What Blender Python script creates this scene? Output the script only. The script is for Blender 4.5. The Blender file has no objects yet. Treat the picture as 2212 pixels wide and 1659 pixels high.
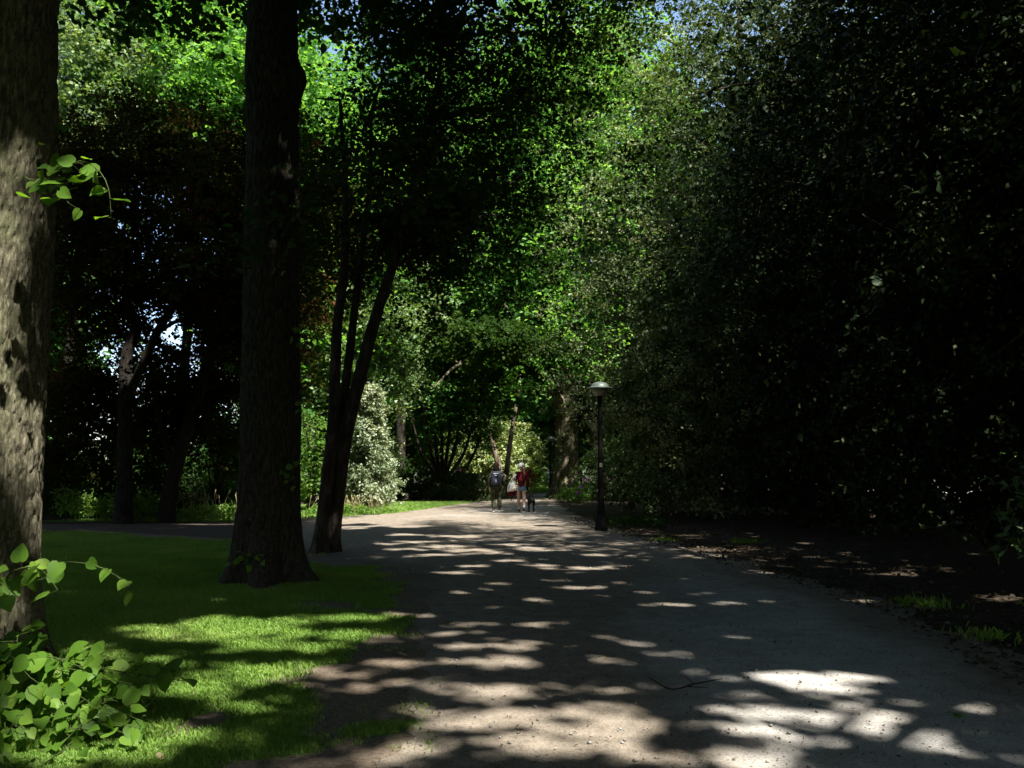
import bpy, bmesh, math, random
import numpy as np
from mathutils import Vector, Matrix

random.seed(7)
SC = bpy.context.scene
COL = SC.collection
PI = math.pi

# ------------------------------------------------------------------ view and sun
F = 853.0                      # focal length in pixels at 1024 wide
HOR = 467.0
CAM = np.array([0.0, 0.0, 1.6])
TH = math.atan((HOR - 384.0) / F)
K = 1024.0 / 2212.0
SUN = np.array([0.31, -0.43, 0.848]); SUN /= np.linalg.norm(SUN)

def ray(px, py):
    u, v = (px - 512) / F, (384 - py) / F
    return np.array([u, math.cos(TH) - v * math.sin(TH), math.sin(TH) + v * math.cos(TH)])
def at(px, py, Y):             # point at depth Y metres seen at pixel (1024 scale)
    r = ray(px, py); return CAM + r * (Y / r[1])
def g(X, Y):                   # ground point, 2212 scale
    r = ray(X * K, Y * K); return (CAM + r * (-CAM[2] / r[2]))[:2]

# ------------------------------------------------------------------ numpy noise
def _h(ix, iy, iz, seed):
    n = (ix.astype(np.int64) * 374761393 + iy.astype(np.int64) * 668265263 + iz.astype(np.int64) * 2147483647 + seed * 1274126177) & 0xFFFFFFFF
    n = ((n ^ (n >> 13)) * 1274126177) & 0xFFFFFFFF
    n = ((n ^ (n >> 16)) * 2246822519) & 0xFFFFFFFF
    return ((n ^ (n >> 15)) & 0xFFFFFF) / float(0xFFFFFF)
def vnoise(P, s=1.0, seed=0):
    P = np.asarray(P, float) * s
    i = np.floor(P); f = P - i; f = f * f * (3 - 2 * f)
    x, y, z = i[:, 0], i[:, 1], i[:, 2]
    r = 0
    for dx in (0, 1):
        wx = f[:, 0] if dx else 1 - f[:, 0]
        for dy in (0, 1):
            wy = f[:, 1] if dy else 1 - f[:, 1]
            for dz in (0, 1):
                wz = f[:, 2] if dz else 1 - f[:, 2]
                r = r + wx * wy * wz * _h(x + dx, y + dy, z + dz, seed)
    return r
def fbm(P, s=1.0, seed=0, o=3):
    a, t, r = 1.0, 0.0, 0
    for k in range(o):
        r = r + a * vnoise(P, s * 2 ** k, seed + k); t += a; a *= .5
    return r / t
def n2(x, y, s, seed=0, o=3):
    x = np.asarray(x, float); y = np.asarray(y, float)
    return fbm(np.stack([x.ravel(), y.ravel(), np.zeros(x.size)], 1), s, seed, o).reshape(x.shape)

# ------------------------------------------------------------------ object helpers
def tag(o, label=None, cat=None, group=None, kind=None):
    if label: o['label'] = label
    if cat: o['category'] = cat
    if group: o['group'] = group
    if kind: o['kind'] = kind
    return o
def empty(name, loc=(0, 0, 0), label=None, cat=None, group=None):
    o = bpy.data.objects.new(name, None); COL.objects.link(o)
    o.location = loc; o.empty_display_size = .3
    return tag(o, label, cat, group)
def link_mesh(name, me, mat=None, parent=None):
    o = bpy.data.objects.new(name, me); COL.objects.link(o)
    if mat is not None: me.materials.append(mat)
    if parent is not None:
        o.parent = parent
        o.matrix_parent_inverse = Matrix.Translation(-parent.location)
    return o
def np_mesh(name, V, Fc, k, tint=None, smooth=False, vattr=None):
    """V (n,3); Fc (m,k) integer faces"""
    me = bpy.data.meshes.new(name)
    V = np.ascontiguousarray(V, np.float32); Fc = np.ascontiguousarray(Fc, np.int32)
    me.vertices.add(len(V)); me.vertices.foreach_set('co', V.ravel())
    me.loops.add(Fc.size); me.loops.foreach_set('vertex_index', Fc.ravel())
    me.polygons.add(len(Fc))
    me.polygons.foreach_set('loop_start', np.arange(0, Fc.size, k, dtype=np.int32))
    me.polygons.foreach_set('loop_total', np.full(len(Fc), k, np.int32))
    if tint is not None:
        a = me.attributes.new('tint', 'FLOAT', 'FACE'); a.data.foreach_set('value', np.ascontiguousarray(tint, np.float32))
    if vattr:
        for n, v in vattr.items():
            a = me.attributes.new(n, 'FLOAT', 'POINT'); a.data.foreach_set('value', np.ascontiguousarray(v, np.float32))
    me.update(calc_edges=True)
    if smooth: me.polygons.foreach_set('use_smooth', np.ones(len(Fc), bool))
    return me
def bm_obj(name, bm, mat, parent=None, smooth=False):
    me = bpy.data.meshes.new(name); bm.to_mesh(me); bm.free()
    if smooth:
        for p in me.polygons: p.use_smooth = True
    return link_mesh(name, me, mat, parent)

# ------------------------------------------------------------------ materials
def new_mat(name):
    m = bpy.data.materials.new(name); m.use_nodes = True
    nt = m.node_tree; nt.nodes.clear()
    out = nt.nodes.new('ShaderNodeOutputMaterial')
    return m, nt, out
def ramp(nt, stops, fac=None):
    r = nt.nodes.new('ShaderNodeValToRGB')
    e = r.color_ramp.elements
    while len(e) < len(stops): e.new(.5)
    for el, (p, c) in zip(e, stops): el.position = p; el.color = (*c, 1)
    if fac is not None: nt.links.new(fac, r.inputs[0])
    return r
def mixc(nt, a, b, fac, mode='MIX'):
    m = nt.nodes.new('ShaderNodeMix'); m.data_type = 'RGBA'; m.blend_type = mode
    for sock, v in ((m.inputs[0], fac), (m.inputs[6], a), (m.inputs[7], b)):
        if isinstance(v, (int, float)): sock.default_value = v
        elif isinstance(v, tuple): sock.default_value = (*v, 1)
        else: nt.links.new(v, sock)
    return m.outputs[2]
def noise(nt, vec, scale, detail=4, rough=.6, dist=0):
    n = nt.nodes.new('ShaderNodeTexNoise')
    n.inputs['Scale'].default_value = scale; n.inputs['Detail'].default_value = detail
    n.inputs['Roughness'].default_value = rough; n.inputs['Distortion'].default_value = dist
    nt.links.new(vec, n.inputs['Vector']); return n.outputs['Fac']
def coords(nt, sc=(1, 1, 1)):
    c = nt.nodes.new('ShaderNodeTexCoord'); m = nt.nodes.new('ShaderNodeMapping')
    m.inputs['Scale'].default_value = sc
    nt.links.new(c.outputs['Object'], m.inputs['Vector']); return m.outputs['Vector']
def principled(nt, out, color, rough=.8, spec=.3, bump=None, bstr=.3, bdist=.01):
    p = nt.nodes.new('ShaderNodeBsdfPrincipled')
    if isinstance(color, tuple): p.inputs['Base Color'].default_value = (*color, 1)
    else: nt.links.new(color, p.inputs['Base Color'])
    if isinstance(rough, (int, float)): p.inputs['Roughness'].default_value = rough
    else: nt.links.new(rough, p.inputs['Roughness'])
    p.inputs['Specular IOR Level'].default_value = spec
    if bump is not None:
        b = nt.nodes.new('ShaderNodeBump'); b.inputs['Strength'].default_value = bstr; b.inputs['Distance'].default_value = bdist
        nt.links.new(bump, b.inputs['Height']); nt.links.new(b.outputs[0], p.inputs['Normal'])
    nt.links.new(p.outputs[0], out.inputs[0]); return p
def attr(nt, name):
    a = nt.nodes.new('ShaderNodeAttribute'); a.attribute_name = name; return a.outputs['Fac']
def plain(name, col, rough=.8, spec=.3, var=.25, scale=20):
    m, nt, out = new_mat(name)
    v = coords(nt); f = noise(nt, v, scale)
    c2 = tuple(min(1, x * (1 + var)) for x in col); c1 = tuple(x * (1 - var) for x in col)
    principled(nt, out, ramp(nt, [(.3, c1), (.7, c2)], f).outputs[0], rough, spec, f, .2, .005)
    return m
def leaf_mat(name, stops, transl=.4, rough=.4, spec=.4, tcol=1.35):
    m, nt, out = new_mat(name)
    r = ramp(nt, stops, attr(nt, 'tint'))
    p = nt.nodes.new('ShaderNodeBsdfPrincipled')
    nt.links.new(r.outputs[0], p.inputs['Base Color']); p.inputs['Roughness'].default_value = rough
    p.inputs['Specular IOR Level'].default_value = spec
    t = nt.nodes.new('ShaderNodeBsdfTranslucent')
    nt.links.new(mixc(nt, r.outputs[0], (1.5 * tcol / 1.35, 1.5 * tcol / 1.35, .55), 1.0, 'MULTIPLY'), t.inputs[0])
    mx = nt.nodes.new('ShaderNodeMixShader'); mx.inputs[0].default_value = transl
    nt.links.new(p.outputs[0], mx.inputs[1]); nt.links.new(t.outputs[0], mx.inputs[2])
    nt.links.new(mx.outputs[0], out.inputs[0]); return m
def bark_mat(name, c1, c2, moss=(.06, .08, .03), mossamt=.5, stretch=5, scale=14):
    m, nt, out = new_mat(name)
    v = coords(nt, (1, 1, 1 / stretch))
    f = noise(nt, v, scale, 6, .65, .4); f2 = noise(nt, coords(nt), 2.2, 4, .6)
    f3 = noise(nt, coords(nt), 45, 3, .6)
    c = ramp(nt, [(.36, tuple(x * .35 for x in c1)), (.5, c1), (.68, c2)], f).outputs[0]
    c = mixc(nt, c, ramp(nt, [(.3, (.55, .55, .55)), (.75, (1.3, 1.3, 1.3))], f3).outputs[0], .8, 'MULTIPLY')
    c = mixc(nt, c, moss, ramp(nt, [(.5, (0, 0, 0)), (.68, (mossamt,) * 3)], f2).outputs[0])
    principled(nt, out, c, .92, .15, f, .7, .03); return m

G1, G2 = (.022, .055, .012), (.055, .12, .022)
M_lin = leaf_mat('linden_leaf', [(0, (.042, .10, .011)), (.6, (.08, .165, .018)), (1, (.13, .215, .03))], .45, .5, .15)
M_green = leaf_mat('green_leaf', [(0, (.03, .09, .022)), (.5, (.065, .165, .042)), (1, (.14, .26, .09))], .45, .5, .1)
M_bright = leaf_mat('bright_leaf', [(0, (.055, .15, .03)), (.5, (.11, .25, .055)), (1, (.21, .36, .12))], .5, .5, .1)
M_holly = leaf_mat('holly_leaf', [(0, (.010, .020, .007)), (.55, (.022, .038, .013)), (.9, (.05, .07, .026)), (1, (.13, .15, .08))], .12, .5, .06)  # a few leaves coloured pale to read as glints
M_holly_sunlit = leaf_mat('sunlit_holly_leaf', [(0, (.035, .06, .022)), (.55, (.12, .165, .07)), (.9, (.25, .28, .14)), (1, (.38, .38, .25))], .25, .5, .15)  # holly leaf lightened so the sunlit flank looks brighter
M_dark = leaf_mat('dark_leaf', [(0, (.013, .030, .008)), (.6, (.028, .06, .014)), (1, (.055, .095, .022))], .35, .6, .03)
M_copper = leaf_mat('copper_leaf', [(0, (.016, .010, .006)), (.5, (.034, .030, .010)), (.85, (.04, .06, .015)), (1, (.14, .04, .025))], .4, .6, .0)
M_vari = leaf_mat('variegated_leaf', [(0, (.06, .10, .045)), (.4, (.19, .235, .14)), (1, (.38, .42, .30))], .25, .45, .4)
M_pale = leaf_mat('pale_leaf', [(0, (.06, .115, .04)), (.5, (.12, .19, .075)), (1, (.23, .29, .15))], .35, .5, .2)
M_rhodo = leaf_mat('rhododendron_leaf', [(0, (.03, .07, .015)), (.6, (.05, .11, .02)), (1, (.08, .15, .03))], .25, .38, .5)
M_plant = leaf_mat('plant_leaf', [(0, (.06, .14, .02)), (.6, (.11, .21, .035)), (1, (.20, .24, .07))], .45, .5, .3)
M_flag = leaf_mat('seed_stalk', [(0, (.22, .19, .10)), (1, (.36, .29, .17))], .3, .7, .1)
M_lilac = leaf_mat('lilac_petal', [(0, (.42, .36, .62)), (1, (.66, .62, .85))], .4, .6, .2, .9)
M_purple = leaf_mat('purple_petal', [(0, (.22, .05, .30)), (1, (.42, .14, .52))], .4, .6, .2, .9)
M_pink = leaf_mat('pink_petal', [(0, (.45, .10, .30)), (1, (.75, .40, .62))], .4, .6, .2, .9)
M_sun = leaf_mat('sunny_leaf', [(0, (.12, .18, .06)), (.5, (.26, .32, .13)), (1, (.42, .44, .26))], .35, .5, .2)  # leaf colour brightened to stand in for full sun
M_redleaf = leaf_mat('red_leaf', [(0, (.10, .02, .02)), (1, (.28, .06, .05))], .4, .5, .2, .9)
M_grass = leaf_mat('grass_blade', [(0, (.10, .185, .03)), (.7, (.18, .295, .055)), (.95, (.26, .33, .09)), (1, (.32, .28, .15))], .4, .5, .25)
M_litter = leaf_mat('dry_leaf', [(0, (.02, .015, .010)), (.6, (.055, .04, .025)), (1, (.15, .12, .075))], .15, .7, .2)
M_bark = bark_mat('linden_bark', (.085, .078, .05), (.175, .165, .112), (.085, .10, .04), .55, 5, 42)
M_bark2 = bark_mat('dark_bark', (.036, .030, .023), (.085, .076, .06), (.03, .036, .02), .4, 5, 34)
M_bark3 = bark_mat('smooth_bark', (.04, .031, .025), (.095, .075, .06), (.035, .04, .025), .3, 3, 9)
M_bark4 = bark_mat('furrowed_bark', (.13, .11, .075), (.30, .26, .18), (.12, .12, .05), .5, 9, 9)
M_bark5 = bark_mat('pale_bark', (.22, .17, .12), (.42, .35, .26), (.12, .12, .07), .3, 4, 5)
M_shaded_bark = bark_mat('shaded_bark', (.014, .011, .009), (.034, .028, .022), (.02, .024, .012), .3, 4, 14)  # bark darkened to look shaded where the sun reaches it
M_twig = bark_mat('twig_bark', (.035, .028, .02), (.07, .055, .042), (.05, .05, .03), .2, 3, 20)

# ------------------------------------------------------------------ light openings in the canopy
# (leaves are cut from the crowns to let light through; each entry is where the sun reaches: point and half-widths)
TUBES = []
def tube(x, y, z, ax, ay, zm=1.0): TUBES.append((x, y, z, ax, ay, zm))
def spot(X, Y, hw, hh, grow=1.0):
    c = g(X, Y); a = g(X, Y - hh); b = g(X, min(Y + hh, 2000))
    tube(c[0], c[1], 0, hw * K / F * c[1] * grow, max(.05, (a[1] - b[1]) / 2 * grow), 2.5)
for s in [ # the gravel
    (1750,1474,135,24),(1660,1458,50,10),(1480,1417,62,10),(1690,1548,95,18),(1860,1542,70,20),(1590,1652,170,18),(2110,1528,100,12),
    (1940,1588,120,20),(2150,1640,70,20),(1640,1582,60,9),(1560,1575,60,8),(1760,1600,60,12),(1270,1578,150,22),(1100,1497,75,17),(980,1560,95,20),
    (1200,1625,110,14),(1290,1530,50,9),(1050,1430,125,14),(990,1398,110,8),(1150,1392,60,6),(1400,1308,60,5),(1480,1308,45,5),
    (1570,1305,55,6),(1200,1255,40,4),(1500,1283,60,4),(1790,1345,50,5),(1660,1300,40,4),(1240,1272,60,5),(1390,1283,50,4),(1330,1490,50,6),
    (1180,1350,70,5),(1000,1350,60,5),(1720,1365,40,3),(1650,1345,40,3),(1590,1500,50,7),(2000,1365,40,5),(1930,1240,60,4),(1850,1300,50,5),(820,1650,60,12),(900,1610,60,12),
    (2080,1470,40,6),(1400,1640,60,10),(1120,1600,50,10),(1180,1540,60,9),
    (900,1172,40,3),(960,1182,55,4),(1010,1190,60,4),(880,1188,50,3),(1060,1196,40,3),(1100,1178,45,2.5),(840,1176,30,2.5),(960,1200,60,3),
    (1180,1222,40,3),(1250,1230,40,3),(1330,1262,30,3),(1090,1212,40,3),(990,1160,60,3),(1180,1190,50,2.5),(1280,1200,40,2.5),(870,1156,50,3),
    (800,1125,120,12),(890,1118,60,7),(760,1140,60,5),(880,1138,60,3),(1075,1084,30,.5),(1150,1082,20,.4),(1185,1092,25,.4),(1030,1093,30,.4),
    # the lawn
    (420,1365,150,18),(560,1350,110,16),(650,1372,100,10),(740,1340,70,9),(840,1330,60,5),(520,1405,100,9),(660,1405,80,8),(570,1450,95,16),(470,1480,80,14),(760,1385,60,6),
    (390,1500,60,12),(700,1455,70,8),(300,1620,80,22),(160,1630,90,26),(520,1530,60,10),(420,1600,70,14),(600,1640,70,10),(740,1490,60,8),(820,1430,60,8),
    (250,1285,50,5),(150,1282,30,4),(480,1300,35,4),(330,1300,40,3),(850,1385,50,6),(880,1470,40,7),(350,1430,40,10),(80,1570,50,20),(200,1400,40,8),
    ]:
    big = 1.35 if (s[0] < 850 and s[1] > 1320) else 1.2 if s[1] > 1430 else 1.0
    spot(*s, big)
    # small flecks round each larger spot
for k in range(95):
    X = random.uniform(820, 2150); Y = 1180 + 470 * random.random() ** 1.1
    spot(X, Y, random.uniform(14, 60), random.uniform(1.0, 3.2) * (1 + (Y - 1180) / 350))
for k in range(16):
    X = random.uniform(120, 820); Y = 1230 + 420 * random.random()
    spot(X, Y, random.uniform(12, 34), random.uniform(2, 5) * (1 + (Y - 1180) / 400))
# side path and plants on the left, lit shrub, the lit back lawn
tube(-8.4, 24, 0, 1.2, .25, 2.5); tube(-12.5, 25.9, .8, .7, .8, .6); tube(-8.3, 26.3, .4, 1.3, .5, 1.2)
for z in (.6, 1.8, 3.0, 4.2): tube(-5.0, 30.2, z, 1.5, 1.0, 1.6)
tube(-6.2, 28.6, .2, 1.2, .9, 1.5); tube(-2.9, 31.5, 0, 1.0, .5, 2)
# the near trunk's sunlit stripes and its shoots
for z, x, a in ((5.6,-3.56,.12),(4.9,-3.58,.14),(3.9,-3.54,.18),(3.45,-3.58,.22),(3.0,-3.54,.20),(2.1,-3.80,.2),(1.6,-3.74,.14),(.72,-3.5,.12)):
    tube(x, 5.85, z, a, .22, .9)
tube(-2.75, 5.4, 3.35, .65, .4, .6); tube(-2.8, 5.3, .95, .55, .25, .6); tube(-2.6, 5.2, .35, .28, .14, .6)
tube(-3.35, 16.2, .5, .10, .2, 1.5)
# big furrowed trunk beyond the lamp
for z in (.8, 2.2, 3.6, 5.2, 7): tube(3.1, 45.4, z, .45, .4, 1.0)
# sunlit face of the tall evergreen
for x, y, z in ((1.9,26.5,7.6),(2.0,26,9.2),(2.2,26,10.8),(2.6,26,12.2),(3.2,26,13.6),(3.8,26,15),(4.6,26,16.4),(5.4,26,18)):
    tube(x, y, z, 1.1, 1.7, 3.2)
tube(6.4, 10.2, .9, .5, .3, .8)
tube(4, 96, .6, 1, 1, .6)
for z in (1.2, 2.2, 3.2, 4.2): tube(-.35 - .22 * z, 56.6, z, .6, .7, .5)
for x in (-4, -2.2, -.4, 1.2):
    for z in (1, 3, 5): tube(x, 62.5, z, 1.3, 1.2, .8)
for x, z in ((-5.4,5),(-3.6,6.4),(-4.2,2.6),(-2.2,4.6),(-.8,3.2),(-5.0,3.4)): tube(x, 44, z, .8, .7, .5)
# glints on the near evergreens
for k in range(75):
    y = random.uniform(11, 23); x = 5.2 + (23 - y) * .17 + random.uniform(-.2, .9)
    tube(x, y, random.uniform(.8, 10), random.uniform(.06, .2), random.uniform(.05, .18), .4)
_T = np.array(TUBES)
# foliage stays whole above these places
SHADE = [(-3.45, 12.0, z, .55, .3) for z in (1, 2, 3, 4, 5, 6)] + [(.9, 29.5, 0, 1.6, 3.6), (1.6, 25.5, 0, 1.4, 2), (2.3, 21.7, 1.5, .5, .5), (2.3, 21.7, 3.4, .6, .5)]
def sunlit(P):
    """True where a leaf would stand in one of the canopy's openings"""
    lost = np.zeros(len(P), bool)
    sx, sy = SUN[0] / SUN[2], SUN[1] / SUN[2]
    for k, (x, y, z, ax, ay, zm) in enumerate(_T):
        dz = P[:, 2] - z
        qx = (P[:, 0] - sx * dz - x) / (ax + .05); qy = (P[:, 1] - sy * dz - y) / (ay + .05)
        idx = np.nonzero((dz > zm) & (np.abs(qx) < 1.3) & (np.abs(qy) < 1.3))[0]
        if len(idx) == 0: continue
        a = np.arctan2(qy[idx], qx[idx]); w = 1 + .22 * np.sin(3 * a + k) + .14 * np.sin(5 * a + 2.3 * k)
        w = w * (.66 + .62 * _h(idx, idx * 3 + k, idx * 0, 3))
        lost[idx] |= (qx[idx] ** 2 + qy[idx] ** 2) < w ** 2
    for x, y, z, ax, ay in SHADE:
        dz = P[:, 2] - z
        lost &= ~((dz > .5) & (((P[:, 0] - sx * dz - x) / ax) ** 2 + ((P[:, 1] - sy * dz - y) / ay) ** 2 < 1))
    return lost

# ------------------------------------------------------------------ leaves
DIAMOND = (np.array([(0, 0, 0), (.33, .45, .08), (0, 1, -.05), (-.33, .45, .08)]), np.array([(0, 1, 2), (0, 2, 3)]))
ROUND = (np.array([(0, 0, 0), (.30, .16, .05), (.40, .50, .09), (.20, .82, .03), (0, 1, -.08), (-.20, .82, .03), (-.40, .50, .09), (-.30, .16, .05)]),
         np.array([(0, 1, 2), (0, 2, 4), (2, 3, 4), (0, 4, 6), (4, 5, 6), (0, 6, 7)]))
HEART = (np.array([(0, 0, 0), (0, .5, 0), (0, 1.0, -.10), (.16, -.10, .02), (.36, -.02, .06), (.48, .22, .09), (.42, .50, .09), (.22, .78, .02),
                   (-.16, -.10, .02), (-.36, -.02, .06), (-.48, .22, .09), (-.42, .50, .09), (-.22, .78, .02)]),
         np.array([(0, 3, 4), (0, 4, 5), (0, 5, 1), (1, 5, 6), (1, 6, 7), (1, 7, 2), (0, 9, 8), (0, 10, 9), (0, 1, 10), (1, 11, 10), (1, 12, 11), (1, 2, 12)]))
LANCE = (np.array([(0, 0, 0), (.12, .3, .03), (.15, .62, .03), (0, 1, -.08), (-.15, .62, .03), (-.12, .3, .03)]),
         np.array([(0, 1, 2), (0, 2, 3), (0, 3, 4), (0, 4, 5)]))
def leaf_mesh(name, P, size, rng, templ=DIAMOND, up=.6, N=None, droop=.3, T=None, tint=None):
    n = len(P)
    if N is None:
        N = rng.normal(size=(n, 3)) * .7; N[:, 2] += up + .2
    N /= np.linalg.norm(N, axis=1)[:, None] + 1e-9
    if T is None:
        T = rng.normal(size=(n, 3)); T[:, 2] -= droop
    T = T - N * (T * N).sum(1)[:, None]; T /= np.linalg.norm(T, axis=1)[:, None] + 1e-9
    B = np.cross(T, N)
    tv, tf = templ; k = len(tv)
    s = (size * rng.uniform(.5, 1.45, n))[:, None] if np.isscalar(size) else size[:, None]
    V = np.empty((n, k, 3))
    for i, (a, b, c) in enumerate(tv): V[:, i] = P + s * (a * B + b * T + c * N)
    Fc = (tf[None] + (np.arange(n) * k)[:, None, None]).reshape(-1, 3)
    if tint is None: tint = rng.beta(2, 2, n)
    return np_mesh(name, V.reshape(-1, 3), Fc, 3, np.repeat(tint, len(tf)))
def crown_pts(rng, c, r, nc, per, cr, shell=.55, flat=.5, gap=None, zlo=None, thin=None, lump=.35):
    d = rng.normal(size=(nc, 3)); d /= np.linalg.norm(d, axis=1)[:, None]
    u = (shell + (1 - shell) * rng.random(nc)) * (1 - lump / 2 + lump * vnoise(d * 2.3 + np.array(c) * 3.1, 1.0, 5))
    C = np.array(c) + d * u[:, None] * np.array(r)
    if gap: C = C[fbm(C, 1 / gap[0], 11, 2) > gap[1]]
    if thin is not None: C = C[thin(C, rng)]
    o_ = C - np.array(c); o_ /= np.linalg.norm(o_, axis=1)[:, None] + 1e-6
    D_ = rng.normal(size=C.shape) * .7 + o_ * .8; D_[:, 2] = D_[:, 2] * .35 - .25; D_ /= np.linalg.norm(D_, axis=1)[:, None] + 1e-6
    L_ = cr * rng.uniform(.8, 2.0, len(C)); t_ = rng.random((len(C), per)) - .35
    P = np.repeat(C, per, 0) + (D_[:, None] * (t_ * 2.4 * L_[:, None])[..., None] - np.array([0, 0, .5]) * (np.clip(t_, 0, 1) ** 2 * L_[:, None])[..., None]).reshape(-1, 3)
    P = P + rng.normal(size=P.shape) * np.array([cr * .42, cr * .42, cr * flat * .36])
    if zlo is not None: P = P[P[:, 2] > zlo]
    return P
def clump_tint(P, rng, s=.7):
    return np.clip(.5 + (fbm(P, s, 3, 2) - .5) * 1.3 + rng.normal(size=len(P)) * .17, 0, 1)

# ------------------------------------------------------------------ trunks
def spline(pts, step):
    P = np.array(pts, float)
    if len(P) == 2: P = np.array([P[0], (P[0] + P[1]) / 2, P[1]])
    out = []
    Q = np.vstack([2 * P[0] - P[1], P, 2 * P[-1] - P[-2]])
    for i in range(1, len(Q) - 2):
        L = np.linalg.norm(Q[i + 1][:3] - Q[i][:3]); m = max(2, int(L / step))
        t = np.linspace(0, 1, m, endpoint=False)[:, None]
        p0, p1, p2, p3 = Q[i - 1], Q[i], Q[i + 1], Q[i + 2]
        out.append(.5 * ((2 * p1) + (-p0 + p2) * t + (2 * p0 - 5 * p1 + 4 * p2 - p3) * t * t + (-p0 + 3 * p1 - 3 * p2 + p3) * t ** 3))
    out.append(P[-1:]); return np.vstack(out)
class Wood:
    def __init__(s): s.V, s.F, s.n = [], [], 0
    def limb(s, pts, seg=10, step=.3, disp=None, roots=0, rootz=.5, seed=0):
        R = spline(pts, step); n = len(R)
        T = np.gradient(R[:, :3], axis=0); T /= np.linalg.norm(T, axis=1)[:, None] + 1e-9
        a = np.array([1.0, 0, 0]) if abs(T[0, 0]) < .9 else np.array([0, 1.0, 0])
        th = np.linspace(0, 2 * PI, seg, endpoint=False)
        rings = np.empty((n, seg, 3))
        for i in range(n):
            a = a - T[i] * (a @ T[i]); a /= np.linalg.norm(a) + 1e-9
            b = np.cross(T[i], a)
            r = np.full(seg, max(R[i, 3], .002))
            if roots:
                z = R[i, 2]; e = math.exp(-max(z, 0) / rootz)
                r = r * (1 + e * (.25 + .28 * np.sin(roots * th + seed) + .15 * np.sin((roots + 2) * th + 2 * seed)))
            rings[i] = R[i, :3] + r[:, None] * (np.cos(th)[:, None] * a + np.sin(th)[:, None] * b)
        if disp is not None:
            cen = np.repeat(R[:, None, :3], seg, 1); o = rings - cen
            rad = np.linalg.norm(o, axis=2, keepdims=True) + 1e-9
            dd = disp(rings.reshape(-1, 3), np.tile(th, n), np.repeat(R[:, 2], seg)).reshape(n, seg, 1)
            rings = rings + o / rad * dd
        V = np.vstack([rings.reshape(-1, 3), R[-1:, :3]])
        i, j = np.meshgrid(np.arange(n - 1), np.arange(seg), indexing='ij'); j2 = (j + 1) % seg
        q = np.stack([i * seg + j, i * seg + j2, (i + 1) * seg + j2, (i + 1) * seg + j], -1).reshape(-1, 4)
        k = np.arange(seg); cap = np.stack([(n - 1) * seg + k, (n - 1) * seg + (k + 1) % seg, np.full(seg, n * seg), np.full(seg, n * seg)], -1)
        tri = np.vstack([q[:, [0, 1, 2]], q[:, [0, 2, 3]], cap[:, :3]])
        s.V.append(V); s.F.append(tri + s.n); s.n += len(V)
    def build(s, name, mat, parent, smooth=True):
        return link_mesh(name, np_mesh(name, np.vstack(s.V), np.vstack(s.F), 3, smooth=smooth), mat, parent)
def bark_disp(amp, nf=22, zf=2.6, seed=0):
    def f(P, th, z):
        q = np.stack([np.cos(th) * nf / 6.3, np.sin(th) * nf / 6.3, z * zf], 1)
        w = fbm(q, .6, seed + 9, 2)[:, None] * .8
        r = 1 - np.abs(2 * fbm(q + w, 1.0, seed, 3) - 1) * 3.2
        c = vnoise(np.stack([np.cos(th) * nf / 4, np.sin(th) * nf / 4, z * 14], 1), 1.0, seed + 4)
        big = fbm(np.stack([np.cos(th) * 1.2, np.sin(th) * 1.2, z * .8], 1), 1.0, seed + 7, 2) - .5
        return -amp * np.clip(r, 0, 1) - amp * .35 * (c > .72) + big * amp * 3
    return f
def limbs_to(w, base_pts, targets, rng, r0=.09, seg=6):
    """branches from points on the stem to places in the crown"""
    B = np.array(base_pts, float)
    for t in targets:
        d = np.linalg.norm(B[:, :3] - t, axis=1) + 1.2 * np.clip(B[:, 2] - t[2] + .6, 0, 9)
        b = B[np.argmin(d)][:3]
        m = b * .5 + t * .5 + np.array([0, 0, .12 * np.linalg.norm(t - b)]) + rng.normal(size=3) * .2
        L = np.linalg.norm(t - b)
        w.limb([(*b, r0 * min(1, .35 + L / 6)), (*m, r0 * .55 * min(1, .35 + L / 6)), (*t, .008)], seg, .5)

EXEC_TREES = True
# ------------------------------------------------------------------ ground, lawn, path
def smooth_z(y): return -.006 * np.maximum(0, np.asarray(y, float) - 45)
XL = [(-12,-.3),(0,-.55),(4.5,-.72),(6,-.88),(7.5,-.84),(9.2,-.9),(11.8,-1.3),(13.6,-1.9),(15.6,-3.3),(16.8,-4.2),(18.4,-5.4),(19.8,-7.2),(21.4,-10),(22.2,-14),(22.6,-40),(23.6,-40),
      (24.0,-14),(24.6,-9.2),(26,-7.0),(27.8,-5.5),(29.7,-4.0),(33,-3.1),(38,-1.9),(42.6,-.9),(48,-.4),(51,.2),(54,1.6),(57,5),(60,14),(63,40)]
XR = [(-12,3.8),(4,4.0),(6.8,4.15),(9.2,4.5),(12.2,4.26),(16.7,3.6),(21.7,2.6),(29,2.1),(39,2.0),(44,1.7),(47.2,1.9),(49.5,4),(51.5,9),(53,16),(54,41),(63,41)]
def xl(y): return np.interp(y, [p[0] for p in XL], [p[1] for p in XL])
def xr(y): return np.interp(y, [p[0] for p in XR], [p[1] for p in XR])
def grid_mesh(name, X, Y, Z, vattr=None):
    n, m = X.shape
    V = np.stack([X.ravel(), Y.ravel(), Z.ravel()], 1)
    i, j = np.meshgrid(np.arange(n - 1), np.arange(m - 1), indexing='ij')
    q = np.stack([i * m + j, i * m + j + 1, (i + 1) * m + j + 1, (i + 1) * m + j], -1).reshape(-1, 4)
    return np_mesh(name, V, q, 4, smooth=True, vattr=vattr)

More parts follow.
